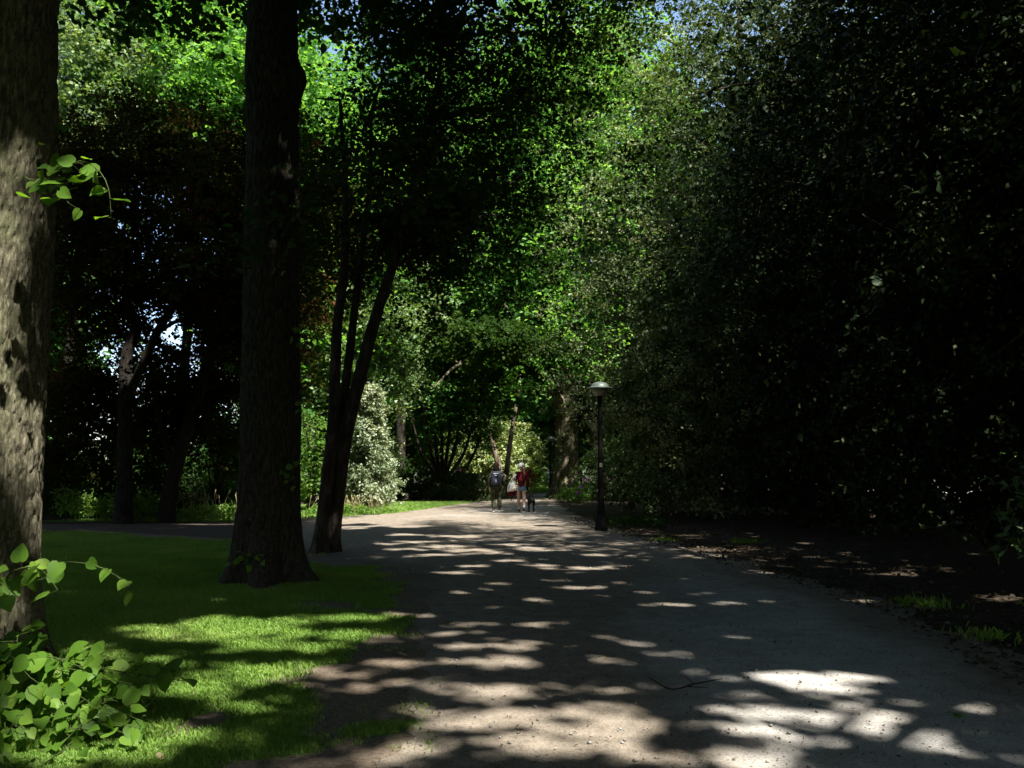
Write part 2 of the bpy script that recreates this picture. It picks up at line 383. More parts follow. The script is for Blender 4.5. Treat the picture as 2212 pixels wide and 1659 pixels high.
m, nt, out = new_mat('woodland_soil')
v = coords(nt)
f1 = noise(nt, v, 1.3, 5); f2 = noise(nt, v, 38, 5, .7); f3 = noise(nt, v, 130, 3, .7)
c = ramp(nt, [(.35, (.024, .019, .014)), (.6, (.048, .038, .028)), (.75, (.032, .038, .018))], f1).outputs[0]
c = mixc(nt, c, ramp(nt, [(.3, (.4, .4, .4)), (.7, (1.6, 1.5, 1.4))], f2).outputs[0], 1.0, 'MULTIPLY')
principled(nt, out, c, .95, .1, f2, .6, .03)
ys = np.concatenate([np.linspace(-60, 45, 22), np.linspace(50, 400, 36)]); xs = np.linspace(-260, 260, 40)
X, Y = np.meshgrid(xs, ys)
o = link_mesh('ground', grid_mesh('ground', X, Y, smooth_z(Y) * np.clip(1, 0, 1)), m); tag(o, kind='structure')

# lawn
m, nt, out = new_mat('lawn_turf')
v = coords(nt); cov = attr(nt, 'cover')
f1 = noise(nt, v, 26, 5, .7); f2 = noise(nt, v, 110, 4, .7); f0 = noise(nt, v, 3, 4)
gr = ramp(nt, [(.3, (.045, .085, .018)), (.55, (.085, .15, .028)), (.8, (.13, .17, .045))], f2).outputs[0]
so = ramp(nt, [(.3, (.07, .055, .04)), (.7, (.20, .16, .12))], f1).outputs[0]
add = nt.nodes.new('ShaderNodeMath'); add.operation = 'ADD'; nt.links.new(cov, add.inputs[0]); nt.links.new(f1, add.inputs[1])
fc = ramp(nt, [(.72, (0, 0, 0)), (1.0, (1, 1, 1))], add.outputs[0]).outputs[0]
principled(nt, out, mixc(nt, so, gr, fc), .9, .15, f2, .7, .02)
M_lawn = m
def cover(x, y):
    """share of the turf that is grass rather than bare soil"""
    e = xl(y) - x
    b = np.clip((e + .16 + (n2(x, y, 2.6, 23, 3) - .5) * 2.0) / 1.3, 0, 1)
    nn = n2(x, y, .9, 21, 3); n3 = n2(x, y, 3.1, 22, 2)
    worn = np.clip((nn - .50) * 5 + .1, 0, 1) * np.clip(1 - (e - 1.3) / 1.2, 0, 1)
    return np.clip(b * 1.2 - worn * .85 + (n3 - .5) * .5, 0, 1)
ys = np.concatenate([np.arange(-8, 3, .6), np.arange(3, 22.5, .1)]); us = np.concatenate([np.linspace(0, 6, 61), np.linspace(6.3, 36, 40)])
Yg, U = np.meshgrid(ys, us, indexing='ij')
Xg = np.maximum(xl(Yg), -30) + .25 - U
ok = link_mesh('lawn', grid_mesh('lawn', Xg, Yg, np.full(Xg.shape, .006), {'cover': cover(Xg, Yg).ravel()}), M_lawn); tag(ok, kind='structure')
ys = np.arange(25.2, 41, .25); us = np.linspace(0, 7, 30); Yg, U = np.meshgrid(ys, us, indexing='ij'); Xg = xl(Yg) + .2 - U
ok = link_mesh('back_lawn', grid_mesh('back_lawn', Xg, Yg, np.full(Xg.shape, .006), {'cover': np.clip(n2(Xg, Yg, .8, 31) + .4 - .9 * (U < .3), 0, 1).ravel()}), M_lawn); tag(ok, kind='structure')

# gravel path
m, nt, out = new_mat('gravel')
v = coords(nt); so = attr(nt, 'soil')
f0 = noise(nt, v, .55, 4, .6); f1 = noise(nt, v, 5, 5, .65); f2 = noise(nt, v, 55, 4, .75); f3 = noise(nt, v, 190, 3, .7)
vo = nt.nodes.new('ShaderNodeTexVoronoi'); vo.inputs['Scale'].default_value = 75; nt.links.new(v, vo.inputs['Vector'])
gr = ramp(nt, [(.25, (.25, .245, .235)), (.75, (.40, .39, .37))], f1).outputs[0]
br = ramp(nt, [(.25, (.098, .082, .064)), (.75, (.23, .196, .156))], f1).outputs[0]
add = nt.nodes.new('ShaderNodeMath'); add.operation = 'MULTIPLY_ADD'; add.inputs[1].default_value = .9; nt.links.new(f0, add.inputs[0]); nt.links.new(so, add.inputs[2])
fac = ramp(nt, [(.38, (0, 0, 0)), (.95, (1, 1, 1))], add.outputs[0]).outputs[0]
div = nt.nodes.new('ShaderNodeMath'); div.operation = 'MULTIPLY'; div.inputs[1].default_value = .4; nt.links.new(so, div.inputs[0])
c = mixc(nt, gr, br, fac)
c = mixc(nt, c, (.035, .026, .018), ramp(nt, [(.55, (0, 0, 0)), (.8, (.85, .85, .85))], div.outputs[0]).outputs[0])  # near-black mix put in for the shaded side path
c = mixc(nt, c, ramp(nt, [(.28, (.32, .32, .32)), (.5, (1, 1, 1)), (.75, (1.4, 1.4, 1.38))], f2).outputs[0], .85, 'MULTIPLY')
c = mixc(nt, c, ramp(nt, [(.3, (.5, .5, .5)), (.7, (1.5, 1.5, 1.5))], f3).outputs[0], .7, 'MULTIPLY')
peb = ramp(nt, [(.02, (.55, .53, .5)), (.05, (.0, .0, .0))], vo.outputs['Distance'])
c = mixc(nt, c, (.5, .48, .45), ramp(nt, [(.10, (.55, .55, .55)), (.16, (0, 0, 0))], vo.outputs['Distance']).outputs[0])
principled(nt, out, c, .9, .2, f2, .55, .02)
ys = np.concatenate([np.arange(-12, 3, .5), np.arange(3, 26, .06), np.arange(26, 64, .2)]); us = np.linspace(0, 1, 90)
Yg, U = np.meshgrid(ys, us, indexing='ij')
jl = (n2(Yg * 0, Yg, 1.1, 41) - .5) * .7 + (n2(Yg * 0 + 5, Yg, 5, 42) - .5) * .22
jr = (n2(Yg * 0, Yg, .9, 43) - .5) * .7 + (n2(Yg * 0 + 5, Yg, 5, 44) - .5) * .22
Lx, Rx = xl(Yg) + jl, xr(Yg) + jr
Xg = Lx + (Rx - Lx) * U
el, er = Xg - Lx, Rx - Xg
soil = np.clip(1.0 - el / 2.3, 0, 1) * .85 + np.clip(1 - er / 1.1, 0, 1) * .9 + np.clip((Yg - 8) / 6, 0, 1) * np.clip((28 - Yg) / 5, 0, 1) * .5 + np.clip((2.4 - Xg) / 2.5, 0, 1) * .42 + np.clip((-4.5 - Xg) / 2.5, 0, 1) * 1.3  # brown edges; also darker mid path and side path, standing in for shade
Zg = smooth_z(Yg) + .012 + (n2(Xg, Yg, .8, 47, 2) - .5) * .02 * np.clip(np.minimum(el, er), 0, 1)
ok = link_mesh('gravel_path', grid_mesh('gravel_path', Xg, Yg, np.maximum(Zg, smooth_z(Yg) + .0105), {'soil': soil.ravel()}), m); tag(ok, kind='structure')

# grass blades
rng = np.random.default_rng(4)
def grass(name, x, y, h, rng, label):
    n = len(x)
    P = np.stack([x, y, np.full(n, .005)], 1)
    a = rng.uniform(0, 2 * PI, n); lean = rng.uniform(.1, .75, n)
    w = h * rng.uniform(.06, .11, n) + .0012
    dx, dy = np.cos(a), np.sin(a); px, py = -dy, dx
    V = np.empty((n, 4, 3))
    V[:, 0] = P + np.stack([px * w, py * w, 0 * w], 1); V[:, 1] = P - np.stack([px * w, py * w, 0 * w], 1)
    V[:, 2] = P + np.stack([dx * h * lean * .4 - px * w * .7, dy * h * lean * .4 - py * w * .7, h * .6], 1)
    V[:, 3] = P + np.stack([dx * h * lean, dy * h * lean, h * (1.05 - .35 * lean)], 1)
    Fc = (np.array([(0, 1, 2), (0, 2, 3)])[None] + (np.arange(n) * 4)[:, None, None]).reshape(-1, 3)
    t = np.clip(.45 + (n2(x, y, 1.1, 61) - .5) + rng.normal(size=n) * .2, 0, 1)
    o = link_mesh(name, np_mesh(name, V.reshape(-1, 3), Fc, 3, np.repeat(t, 2)), M_grass)
    tag(o, label, 'grass', kind='stuff'); return o
n = 900000
y = 3.6 + 18.6 * rng.random(n) ** 2.2; x = -.64 * y * rng.random(n) * 1.05 + .15
keep = (x < xl(y) + .35) & (rng.random(n) < cover(x, y) ** 1.6)
x, y = x[keep], y[keep]
h = (.020 + .026 * n2(x, y, 1.7, 63)) * rng.uniform(.6, 1.3, len(x)) * (1 + .35 * np.clip((y - 8) / 8, 0, 1))
tall = np.hypot(x + 3.5, y - 5.7) < 1.1
h = np.where(tall, h * 1.9, h)
grass('grass', x, y, h, rng, 'short mown lawn grass in patchy sun left of the gravel path')
# sparse tufts on the right verge and back lawn
xs_, ys_ = [], []
for k in range(7):
    cy = rng.uniform(8, 19); cx = xr(cy) + rng.uniform(-.1, 1.8); m_ = rng.integers(40, 160)
    xs_.append(cx + rng.normal(size=m_) * .16); ys_.append(cy + rng.normal(size=m_) * .16)
x = np.concatenate(xs_); y = np.concatenate(ys_)
grass('verge_grass', x, y, rng.uniform(.04, .11, len(x)), rng, 'thin grass tufts scattered on the dark right verge')
n = 30000; y = rng.uniform(25.5, 40, n); x = xl(y) - .1 - 5.5 * rng.random(n)
grass('back_grass', x, y, rng.uniform(.05, .10, n), rng, 'small green lawn at the bend beside the pale shrub')
n = 26000; y = rng.uniform(56, 75, n); x = -2 + 10 * rng.random(n); k_ = x < xl(y) - .2; x, y = x[k_], y[k_]
o = grass('far_grass', x, y, rng.uniform(.15, .4, len(x)), rng, 'long bright grass growing beyond the far bend of the path')
o.location.z = -.1

# leaf litter
n = 5500
y = 5 + 22 * rng.random(n) ** 1.3; x = xr(y) - .5 + rng.gamma(1.5, .9, n)
kp = x < .66 * y + 2; x, y = x[kp], y[kp]
P = np.stack([x, y, np.full(len(x), .02)], 1); N = rng.normal(size=(len(x), 3)) * .35; N[:, 2] += 1
tag(link_mesh('leaf_litter', leaf_mesh('leaf_litter', P, .055, rng, ROUND, N=N), M_litter), 'dry brown leaf litter along the shaded right verge', 'leaf litter', kind='stuff')
n = 5200
y = 3.8 + 22 * rng.random(n) ** 1.5; x = xl(y) + (xr(y) - xl(y)) * rng.random(n)
x = np.maximum(x, -.62 * y)
P = np.stack([x, y, np.full(n, .026)], 1); N = rng.normal(size=(n, 3)) * .3; N[:, 2] += 1
tag(link_mesh('path_debris', leaf_mesh('path_debris', P, .024, rng, LANCE, N=N), M_litter), 'tiny bits of leaf and bark strewn over the gravel path', 'debris', kind='stuff')

n = 2600
y = 3.8 + 14 * rng.random(n) ** 1.6; x = np.maximum(xl(y) + .1, -.62 * y) + (xr(y) - xl(y) - .2) * rng.random(n)
OCT = (np.array([(.5, 0, 0), (0, .5, 0), (-.5, 0, 0), (0, -.5, 0), (.1, .05, .3), (0, 0, -.3), (.35, .33, .12), (-.3, .36, .15)]), np.array([(0, 6, 4), (6, 1, 4), (1, 7, 4), (7, 2, 4), (2, 3, 4), (3, 0, 4), (6, 0, 5), (1, 6, 5), (7, 1, 5), (2, 7, 5), (3, 2, 5), (0, 3, 5)]))
P = np.stack([x, y, np.full(n, .02)], 1); N = rng.normal(size=(n, 3)) * .2; N[:, 2] += 1
M_stone = leaf_mat('small_stone', [(0, (.08, .075, .07)), (.6, (.18, .17, .155)), (1, (.34, .33, .31))], 0, .85, .2)
tag(link_mesh('path_stones', leaf_mesh('path_stones', P, .012 * rng.lognormal(0, .45, n), rng, OCT, N=N), M_stone), 'small pale stones loose on the gravel path', 'stones', kind='stuff')
# ------------------------------------------------------------------ trees
def clear(P): return P[~sunlit(P)]
def part_leaves(name, P, size, rng, mat, parent, templ=DIAMOND, up=.6, tint=None, droop=.3):
    return link_mesh(name, leaf_mesh(name, P, size, rng, templ, up, droop=droop, tint=clump_tint(P, rng) if tint is None else tint), mat, parent)
def sprig(name, pts, nl, size, rng, parent, mat=M_lin, spread=.05, templ=HEART, up=.7, smat=None):
    """a leafy shoot: curved stem and large leaves on short stalks"""
    w = Wood(); R = spline(pts, .05); w.limb(pts, 6, .06)
    i = (np.linspace(.18, 1, nl) * (len(R) - 1)).astype(int)
    P = R[i, :3].copy(); d = rng.normal(size=(nl, 3)) * spread; d[:, 2] *= .6
    E = P + d
    for a, b in zip(P, E): w.limb([(*a, .0022), (*b, .0016)], 4, .05)
    st = w.build(name, smat or M_plant_stem, parent)
    N = rng.normal(size=(nl, 3)) * .45; N[:, 2] += up; N[:, 1] -= .65
    T = d * 6 + rng.normal(size=(nl, 3)) * .5; T[:, 2] -= .55
    link_mesh('leaves', leaf_mesh('leaves', E, size * rng.uniform(.65, 1.15, nl), rng, templ, N=N, T=T), mat, st)
    return st
M_plant_stem = plain('green_stem', (.045, .065, .02), .7, .05)

# --- near linden at the left edge
rng = np.random.default_rng(11)
T1 = empty('linden_tree', (-3.84, 6.2, 0), 'huge grey linden trunk with sunlit furrowed bark and leafy shoots at left edge', 'tree')
w = Wood()
path1 = [(-3.82,6.2,-.1,.50),(-3.83,6.2,.3,.455),(-3.85,6.2,.9,.425),(-3.86,6.2,1.6,.42),(-3.88,6.2,2.4,.425),(-3.90,6.2,3.2,.435),(-3.90,6.2,4.2,.43),(-3.92,6.2,5.2,.42),(-3.9,6.2,6.6,.40),(-3.7,6.1,9,.34),(-3.2,5.8,12,.22),(-2.8,5.5,15.5,.06)]
w.limb(path1, 230, .02, bark_disp(.026, 92, 6.5, 1), roots=5, rootz=.32, seed=1)
trg = crown_pts(rng, (-1.2, 3.8, 13), (8, 8.5, 4), 40, 1, .1, .5)
limbs_to(w, [(-3.6, 6.1, 7.2), (-3.6, 6.1, 8.6), (-3.3, 5.9, 10.5), (-3.1, 5.7, 12.5)], trg, rng, .14)
w.build('trunk', M_bark, T1)
P = crown_pts(rng, (-1.2, 3.6, 13.2), (9.5, 9.0, 4.8), 2600, 34, .42, .12, .5)
part_leaves('crown', clear(P), .20, rng, M_lin, T1, ROUND)
# shoots on the trunk
tp = lambda X, Y, d: at(X * K, Y * K, d)
def sh(pts, r0=.006): return [(*tp(X, Y, d), r0 * (1 - .7 * i / (len(pts) - 1))) for i, (X, Y, d) in enumerate(pts)]
for pts, nl, sz in ((((95,405,5.85),(125,370,5.6),(175,348,5.45),(215,370,5.4),(235,410,5.35),(240,470,5.35)), 17, .112),
                    (((90,410,5.85),(110,400,5.55),(130,420,5.4),(150,440,5.35)), 10, .112),
                    (((85,415,5.8),(90,385,5.5),(75,395,5.35),(60,405,5.3)), 5, .10),
                    (((110,290,5.95),(125,270,5.8),(145,278,5.75)), 2, .095),
                    (((20,1275,5.85),(70,1235,5.5),(130,1215,5.4),(200,1220,5.35),(245,1240,5.3),(275,1265,5.3)), 12, .10),
                    (((10,1270,5.8),(20,1240,5.4),(60,1225,5.3),(95,1235,5.25),(125,1275,5.2)), 9, .115),
                    (((-10,1260,5.8),(-5,1250,5.4),(25,1275,5.2)), 5, .11)):
    sprig('leafy_shoot', sh(pts), nl, sz, rng, T1)
# suckers at the foot: many arching shoots
for k in range(58):
    b = np.array([-3.42 + rng.uniform(-.25, .35), 5.62 + rng.uniform(-.3, .2), .02])
    e = np.array([rng.uniform(-3.3, -2.02), rng.uniform(4.9, 5.75), 0]); hz = rng.uniform(.2, .62) * (1 - .35 * (e[0] + 3.3))
    e[2] = hz * .8; mid = b * .5 + e * .5; mid[2] = hz
    sprig('leafy_shoot', [(*b, .005), (*mid, .003), (*e, .0015)], int(rng.integers(8, 13)), .115, rng, T1, spread=.06)
for k in range(7):
    b = np.array([rng.uniform(-3.1, -2.5), rng.uniform(4.6, 5.0), .01]); e = b + np.array([rng.uniform(-.15, .2), rng.uniform(-.1, .1), rng.uniform(.1, .25)])
    sprig('leafy_shoot', [(*b, .005), (*(b * .5 + e * .5), .004), (*e, .002)], 6, .09, rng, T1, spread=.05)

# --- second trunk
rng = np.random.default_rng(12)
T2 = empty('linden_tree', (-3.42, 12.2, 0), 'tall dark straight trunk with a round burl standing in the lawn', 'tree')
w = Wood()
path2 = [(-3.40,12.2,-.1,.56),(-3.42,12.2,.4,.47),(-3.44,12.2,1.0,.43),(-3.45,12.2,2,.41),(-3.48,12.2,3.5,.40),(-3.52,12.2,5.5,.385),(-3.56,12.2,7,.385),(-3.58,12.2,7.4,.40),(-3.58,12.2,8.5,.36),(-3.5,12.2,11,.31),(-3.0,12.4,15,.18),(-2.6,12.6,19,.05)]
bd = bark_disp(.022, 64, 4.5, 3)
def d2(P, th, z):
    r = bd(P, th, z)
    c = np.array([-3.58 + .36, 12.1, 7.3]); q = np.linalg.norm((P - c) / np.array([1, 1, 1.15]), axis=1)
    return r + .17 * np.exp(-(q / .22) ** 2)
w.limb(path2, 150, .03, d2, roots=5, rootz=.38, seed=2.6)
trg = crown_pts(rng, (-1.6, 13.2, 14.5), (7, 7, 4.5), 44, 1, .1, .5)
limbs_to(w, [(-3.55, 12.2, 8.8), (-3.5, 12.2, 10.5), (-3.2, 12.3, 13), (-3.0, 12.4, 15)], trg, rng, .12)
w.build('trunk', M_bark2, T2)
P = np.vstack([crown_pts(rng, (-1.6, 13.2, 14.6), (8.2, 8.0, 5.2), 2600, 34, .42, .15, .5, gap=(1.6, .38)), crown_pts(rng, (-6.8, 18.4, 15.6), (5.5, 5.0, 3.6), 1300, 34, .42, .15, .5)])  # second clump, mostly out of view, added to shade the maples
P = P[~((P[:, 1] > 15) & (P[:, 0] > .055 * P[:, 1] + .3 * np.sin(P[:, 2] * 2)))]
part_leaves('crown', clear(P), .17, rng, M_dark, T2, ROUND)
for pts in (((-3.3,12.0,5.2),(-2.6,11.3,5.5),(-1.6,10.8,5.3),(-.9,10.6,4.75)), ((-3.3,12.0,4.7),(-3.0,11.2,4.9),(-3.3,10.8,4.6),(-3.9,10.7,4.15)), ((-3.3,12.0,5.6),(-2.3,11.4,6.0),(-1.2,11.2,5.8),(-.3,11.1,5.2))):
    sprig('leafy_branch', [(*p, .009 - .002 * i) for i, p in enumerate(pts)], 130, .12, rng, T2, M_dark, .24, smat=M_twig)
for X, Y in ((515,1225),(545,1215),(660,1000),(662,740),(640,1040),(655,880)):
    p = at(X * K, Y * K, 11.75)
    e = p + np.array([rng.uniform(-.1, .3), -.12, .1])
    sprig('leafy_shoot', [(*p, .006), (*(p + e) / 2 + np.array([0, 0, .08]), .004), (*e, .002)], 9, .10, rng, T2, M_lin, .09)

# --- several-stemmed dark tree
rng = np.random.default_rng(13)
T3 = empty('plum_tree', (-3.55, 16.3, 0), 'slender dark tree with three leaning stems from one foot beside the path', 'tree')
def px_limb(pts, d): return [(*at(x, y, d + (dd if False else 0)), r) for x, y, r, dd in [(*p, 0) if len(p) == 3 else p for p in pts]]
w = Wood(); bd3 = bark_disp(.006, 12, 3, 6)
S1 = px_limb([(328,556,.20),(331,540,.155),(337,500,.14),(345,440,.135),(359,380,.13),(378,310,.115),(392,268,.10),(410,200,.08),(430,120,.05),(445,40,.02)], 16.3)
S2 = px_limb([(319,555,.17),(321,535,.13),(327,480,.12),(333,420,.11),(337,330,.10),(344,270,.09),(345,190,.06),(340,100,.03)], 16.1)
S3 = px_limb([(337,470,.10),(341,420,.09),(350,350,.085),(358,280,.075),(368,200,.05),(372,110,.02)], 16.35)
w.limb(S1, 20, .08, bd3, roots=4, rootz=.25, seed=.5); w.limb(S2, 18, .08, bd3, roots=3, rootz=.2, seed=2); w.limb(S3, 14, .08, bd3)
trg = crown_pts(rng, (-1.3, 17.4, 9.6), (3.1, 2.6, 4.2), 46, 1, .1, .4)
limbs_to(w, S1[5:] + S2[4:] + S3[3:], trg, rng, .05)
w.build('trunk', M_bark3, T3)
P = crown_pts(rng, (-.3, 17.4, 11.2), (4.0, 3.0, 5.3), 3700, 32, .28, .2, .6, gap=(.9, .437))
P2 = crown_pts(rng, (-1.9, 17.2, 7.2), (2.9, 1.8, 3.1), 1250, 30, .26, .2, .6, gap=(.8, .45))
P = clear(np.vstack([P, P2]))
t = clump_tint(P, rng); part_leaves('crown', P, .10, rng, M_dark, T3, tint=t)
P = crown_pts(rng, (-2.6, 16.9, 6.2), (1.7, 1.3, 2.3), 330, 24, .22, .2, .5, gap=(.8, .44))
link_mesh('red_foliage', leaf_mesh('red_foliage', P, .08, rng), M_copper, T3)

# --- the evergreens on the right
def evergreen(name, label, c, r, nc,  per, size, mat, seed, zlo=.25, dens=.55, trunk=.3, inner=1500, gap=None, group=None, stems=1, templ=DIAMOND):
    rng = np.random.default_rng(seed)
    T = empty(name, (c[0], c[1], 0), label, 'tree', group)
    w = Wood()
    w.limb([(c[0], c[1], -.1, trunk * 1.3), (c[0], c[1], 1, trunk), (c[0] - .2, c[1], c[2], trunk * .7), (c[0], c[1], c[2] + r[2] * .85, .05)], 14, .3)
    trg = crown_pts(rng, c, r, 40, 1, .1, .7, zlo=.8)
    limbs_to(w, [(c[0], c[1], z) for z in np.linspace(1.5, c[2] + r[2] * .5, 8)], trg, rng, .07)
    # thin bare twigs near the surface
    tw = crown_pts(rng, c, np.array(r) * .98, 120, 1, .1, .9, zlo=.8)
    for p in tw:
        if p[1] > c[1] + r[1] * .3: continue
        q = p + rng.normal(size=3) * np.array([.5, .4, .6]); m_ = (p + q) / 2 + rng.normal(size=3) * .12
        w.limb([(*p, .011), (*m_, .009), (*q, .003)], 4, .12)
    w.build('trunk', M_twig, T)
    def thin(C, rng):
        back = (C[:, 1] > c[1] + .3 * r[1]) | (C[:, 0] > c[0] + .6 * r[0])
        return ~back | (rng.random(len(C)) < .35)
    P = crown_pts(rng, c, r, nc, per, .26, dens, .75, (1.3, .36), zlo, thin)
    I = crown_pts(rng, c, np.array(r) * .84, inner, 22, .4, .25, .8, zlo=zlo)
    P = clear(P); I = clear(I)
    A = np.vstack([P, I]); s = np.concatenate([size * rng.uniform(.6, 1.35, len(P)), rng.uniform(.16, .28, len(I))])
    t = clump_tint(A, rng); t[len(P):] *= .25  # inner leaves darkened to stand in for shade inside the crown
    out_ = A - np.array(c); out_ /= np.linalg.norm(out_, axis=1)[:, None] + 1e-6
    N = rng.normal(size=A.shape) * .75 + out_ * .5; N[:, 2] += .45
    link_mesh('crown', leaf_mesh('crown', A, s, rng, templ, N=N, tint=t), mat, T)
    return T
evergreen('holly_tree', 'tallest dense evergreen with sunlit left flank rising behind the lamp post', (8.0, 28.5, 6.0), (6.7, 6.0, 16.0), 7000, 32, .095, M_holly_sunlit, 21, trunk=.4, inner=2600)
evergreen('holly_tree', 'dense dark evergreen with foliage to the ground just right of the lamp post', (10.2, 21.5, 7.0), (6.0, 5.4, 13.5), 5600, 32, .092, M_holly, 22, inner=2200)
evergreen('holly_tree', 'dense dark evergreen midway along the right verge behind leaf litter', (11.2, 15.5, 8.6), (6.5, 5.3, 11.5), 5200, 32, .088, M_holly, 23, inner=2000)
evergreen('holly_tree', 'nearest evergreen at the right edge behind the rhododendron', (12.2, 10.0, 5.5), (5.4, 4.4, 8.0), 4200, 32, .082, M_holly, 24, inner=1500)
# overhanging tree at the right, seen only by its hanging branches
rng = np.random.default_rng(25)
T5 = empty('snowbell_tree', (9.4, 3.2, 0), 'overhanging tree whose large glossy leaves hang in from the upper right', 'tree')
w = Wood()
stem = [(9.4,3.2,-.1,.4),(9.3,3.2,2,.32),(9.0,3.0,6,.27),(8.2,2.4,10,.16),(7.4,1.8,13,.05)]
w.limb(stem, 16, .25, roots=4, rootz=.3)
limbs_to(w, stem[1:], crown_pts(rng, (7.2, 1.8, 10), (6, 6.5, 3.6), 40, 1, .1, .5), rng, .1)
hang = [((7.4,8.0,6.3),(6.2,9.2,6.0),(5.5,10,5.2)),((7.2,8.5,4.6),(6.2,9.6,4.6),(5.2,10.2,4.0)),((7,8,7.5),(6,9.4,7.2),(4.9,10.5,6.6)),((7.6,8.6,3.4),(6.6,9.8,3.5),(5.9,10.6,2.9)),((7,7.5,8),(5.6,9,8),(4.4,10.2,7.4))]
for h_ in hang: w.limb([(*stem[2][:3], .09), (8.2, 6, h_[0][2] + .8, .06), *[(*p, .035 - .012 * i) for i, p in enumerate(h_)]], 6, .3)
w.build('trunk', M_bark2, T5)
P = crown_pts(rng, (7.2, 3.4, 12.0), (7.4, 10.4, 4.4), 3000, 34, .42, .12, .5)
Q = np.vstack([np.array(h_[i]) * (1 - s) + np.array(h_[i + 1]) * s + rng.normal(size=(7, 3)) * np.array([.35, .3, .22]) for h_ in hang for i in (0, 1) for s in np.linspace(0, 1, 14)])
P = clear(P); Q = Q[~sunlit(Q)]
A = np.vstack([P, Q]); s = np.concatenate([.20 * rng.uniform(.7, 1.2, len(P)), .085 * rng.uniform(.7, 1.3, len(Q))])
link_mesh('crown', leaf_mesh('crown', A, s, rng, ROUND, tint=clump_tint(A, rng), up=.5), M_dark, T5)

# --- generic broadleaf trees behind
def broadleaf(name, label, base, c, r, nc, per, cr, size, mat, seed, bark=M_bark2, tr=.2, gap=(1.2, .42), shell=.3, group=None, templ=DIAMOND, lift=False, low=None, nl=26, flat=.5, stems=None):
    rng = np.random.default_rng(seed)
    T = empty(name, (*base, 0), label, 'tree', group)
    w = Wood(); z0 = float(smooth_z(base[1]))
    if stems is None:
        b = [(*base, z0 - .1, tr * 1.4), (base[0], base[1], z0 + 1, tr), ((base[0] + c[0]) / 2, (base[1] + c[1]) / 2, c[2] * .55, tr * .8), (*c, tr * .4), (c[0], c[1], c[2] + r[2] * .7, .04)]
        w.limb(b, 12, .4, roots=4, rootz=.3, seed=seed); bp = b[2:]
    else:
        bp = []
        for s_ in stems: w.limb(s_, 10, .2); bp += s_[2:]
    limbs_to(w, bp, crown_pts(rng, c, r, nl, 1, .1, .4), rng, .06 + tr * .15)
    w.build('trunk', bark, T)
    P = crown_pts(rng, c, r, nc, per, cr, shell, flat, gap)
    if low is not None: P = np.vstack([P] + [crown_pts(rng, c_, r_, n_, per, cr, .2, flat, (.8, .45)) for c_, r_, n_ in low])
    if lift: P = clear(P)
    link_mesh('crown', leaf_mesh('crown', P, size, rng, templ, tint=clump_tint(P, rng)), mat, T)
    return T
D = lambda x, y, d: tuple(at(x, y, d))
# maples on the left, in shade, with limbs that show against the sky
s1 = [(*D(123,527,24.3),.30),(*D(124,500,24.3),.24),(*D(125,440,24.3),.2),(*D(126,362,24.3),.17),(*D(135,325,24.2),.13),(*D(125,292,24.1),.11),(*D(133,225,24),.06),(*D(140,120,24),.02)]
s2 = [(*D(127,400,24.3),.13),(*D(157,333,24.1),.12),(*D(182,297,24),.11),(*D(212,274,23.9),.08),(*D(243,283,23.8),.05),(*D(270,290,23.8),.02)]
s3 = [(*D(157,333,24.1),.06),(*D(180,320,23.9),.055),(*D(210,318,23.8),.045),(*D(240,326,23.8),.02)]
s4 = [(*D(182,297,24),.07),(*D(205,255,23.9),.06),(*D(232,240,23.9),.04),(*D(262,225,23.9),.02)]
broadleaf('maple_tree', 'dark copper leaved maple with a fork of curved limbs behind the near trunk', tuple(D(123,523,24.3)[:2]), (-10.4, 23.6, 8.9), (5.0, 3.6, 3.3), 2100, 30, .30, .12, M_copper, 31, M_shaded_bark, gap=(1.3, .43), stems=[s1, s2, s3, s4], lift=True, low=[((-10.6, 24.6, 6.0), (3.2, 1.8, 2.5), 1500), ((-12.6, 25.4, 3.8), (1.8, 1.4, 2.4), 600), ((-10.3, 25.6, 3.4), (1.6, 1.0, 1.6), 300)])
s1 = [(*D(166,528,25),.28),(*D(170,490,25),.22),(*D(186,433,25),.20),(*D(196,401,25),.19),(*D(212,354,25),.17),(*D(243,303,24.8),.14),(*D(275,265,24.6),.08),(*D(300,215,24.6),.03)]
s2 = [(*D(175,470,25),.12),(*D(160,420,25),.10),(*D(150,360,25),.06),(*D(140,300,25),.02)]
broadleaf('maple_tree', 'dark maple with one long limb leaning right across the blue sky', tuple(D(166,524,25)[:2]), (-7.0, 24.3, 9.0), (3.2, 3.0, 2.7), 1000, 30, .28, .12, M_copper, 32, M_shaded_bark, gap=(1.2, .44), stems=[s1, s2], lift=True, low=[((-7.9, 25.4, 6.2), (2.2, 1.6, 2.4), 850), ((-8.6, 26.2, 3.6), (1.8, 1.2, 2.0), 420)])
# lit trees behind
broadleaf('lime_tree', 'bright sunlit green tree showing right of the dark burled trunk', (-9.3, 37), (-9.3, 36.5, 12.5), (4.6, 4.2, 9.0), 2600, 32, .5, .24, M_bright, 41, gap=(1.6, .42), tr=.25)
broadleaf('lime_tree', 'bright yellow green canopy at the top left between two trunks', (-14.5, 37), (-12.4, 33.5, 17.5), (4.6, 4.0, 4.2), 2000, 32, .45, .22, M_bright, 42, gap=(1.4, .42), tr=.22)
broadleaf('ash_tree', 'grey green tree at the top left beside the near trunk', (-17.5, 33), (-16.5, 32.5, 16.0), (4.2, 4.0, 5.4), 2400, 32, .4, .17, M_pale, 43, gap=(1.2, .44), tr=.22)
broadleaf('beech_tree', 'sunlit green tree at the centre behind the dark canopy', (-7.4, 47.5), (-1.8, 45.5, 15.5), (6.4, 5.0, 12), 4400, 32, .5, .25, M_green, 44, gap=(1.6, .43), tr=.3)
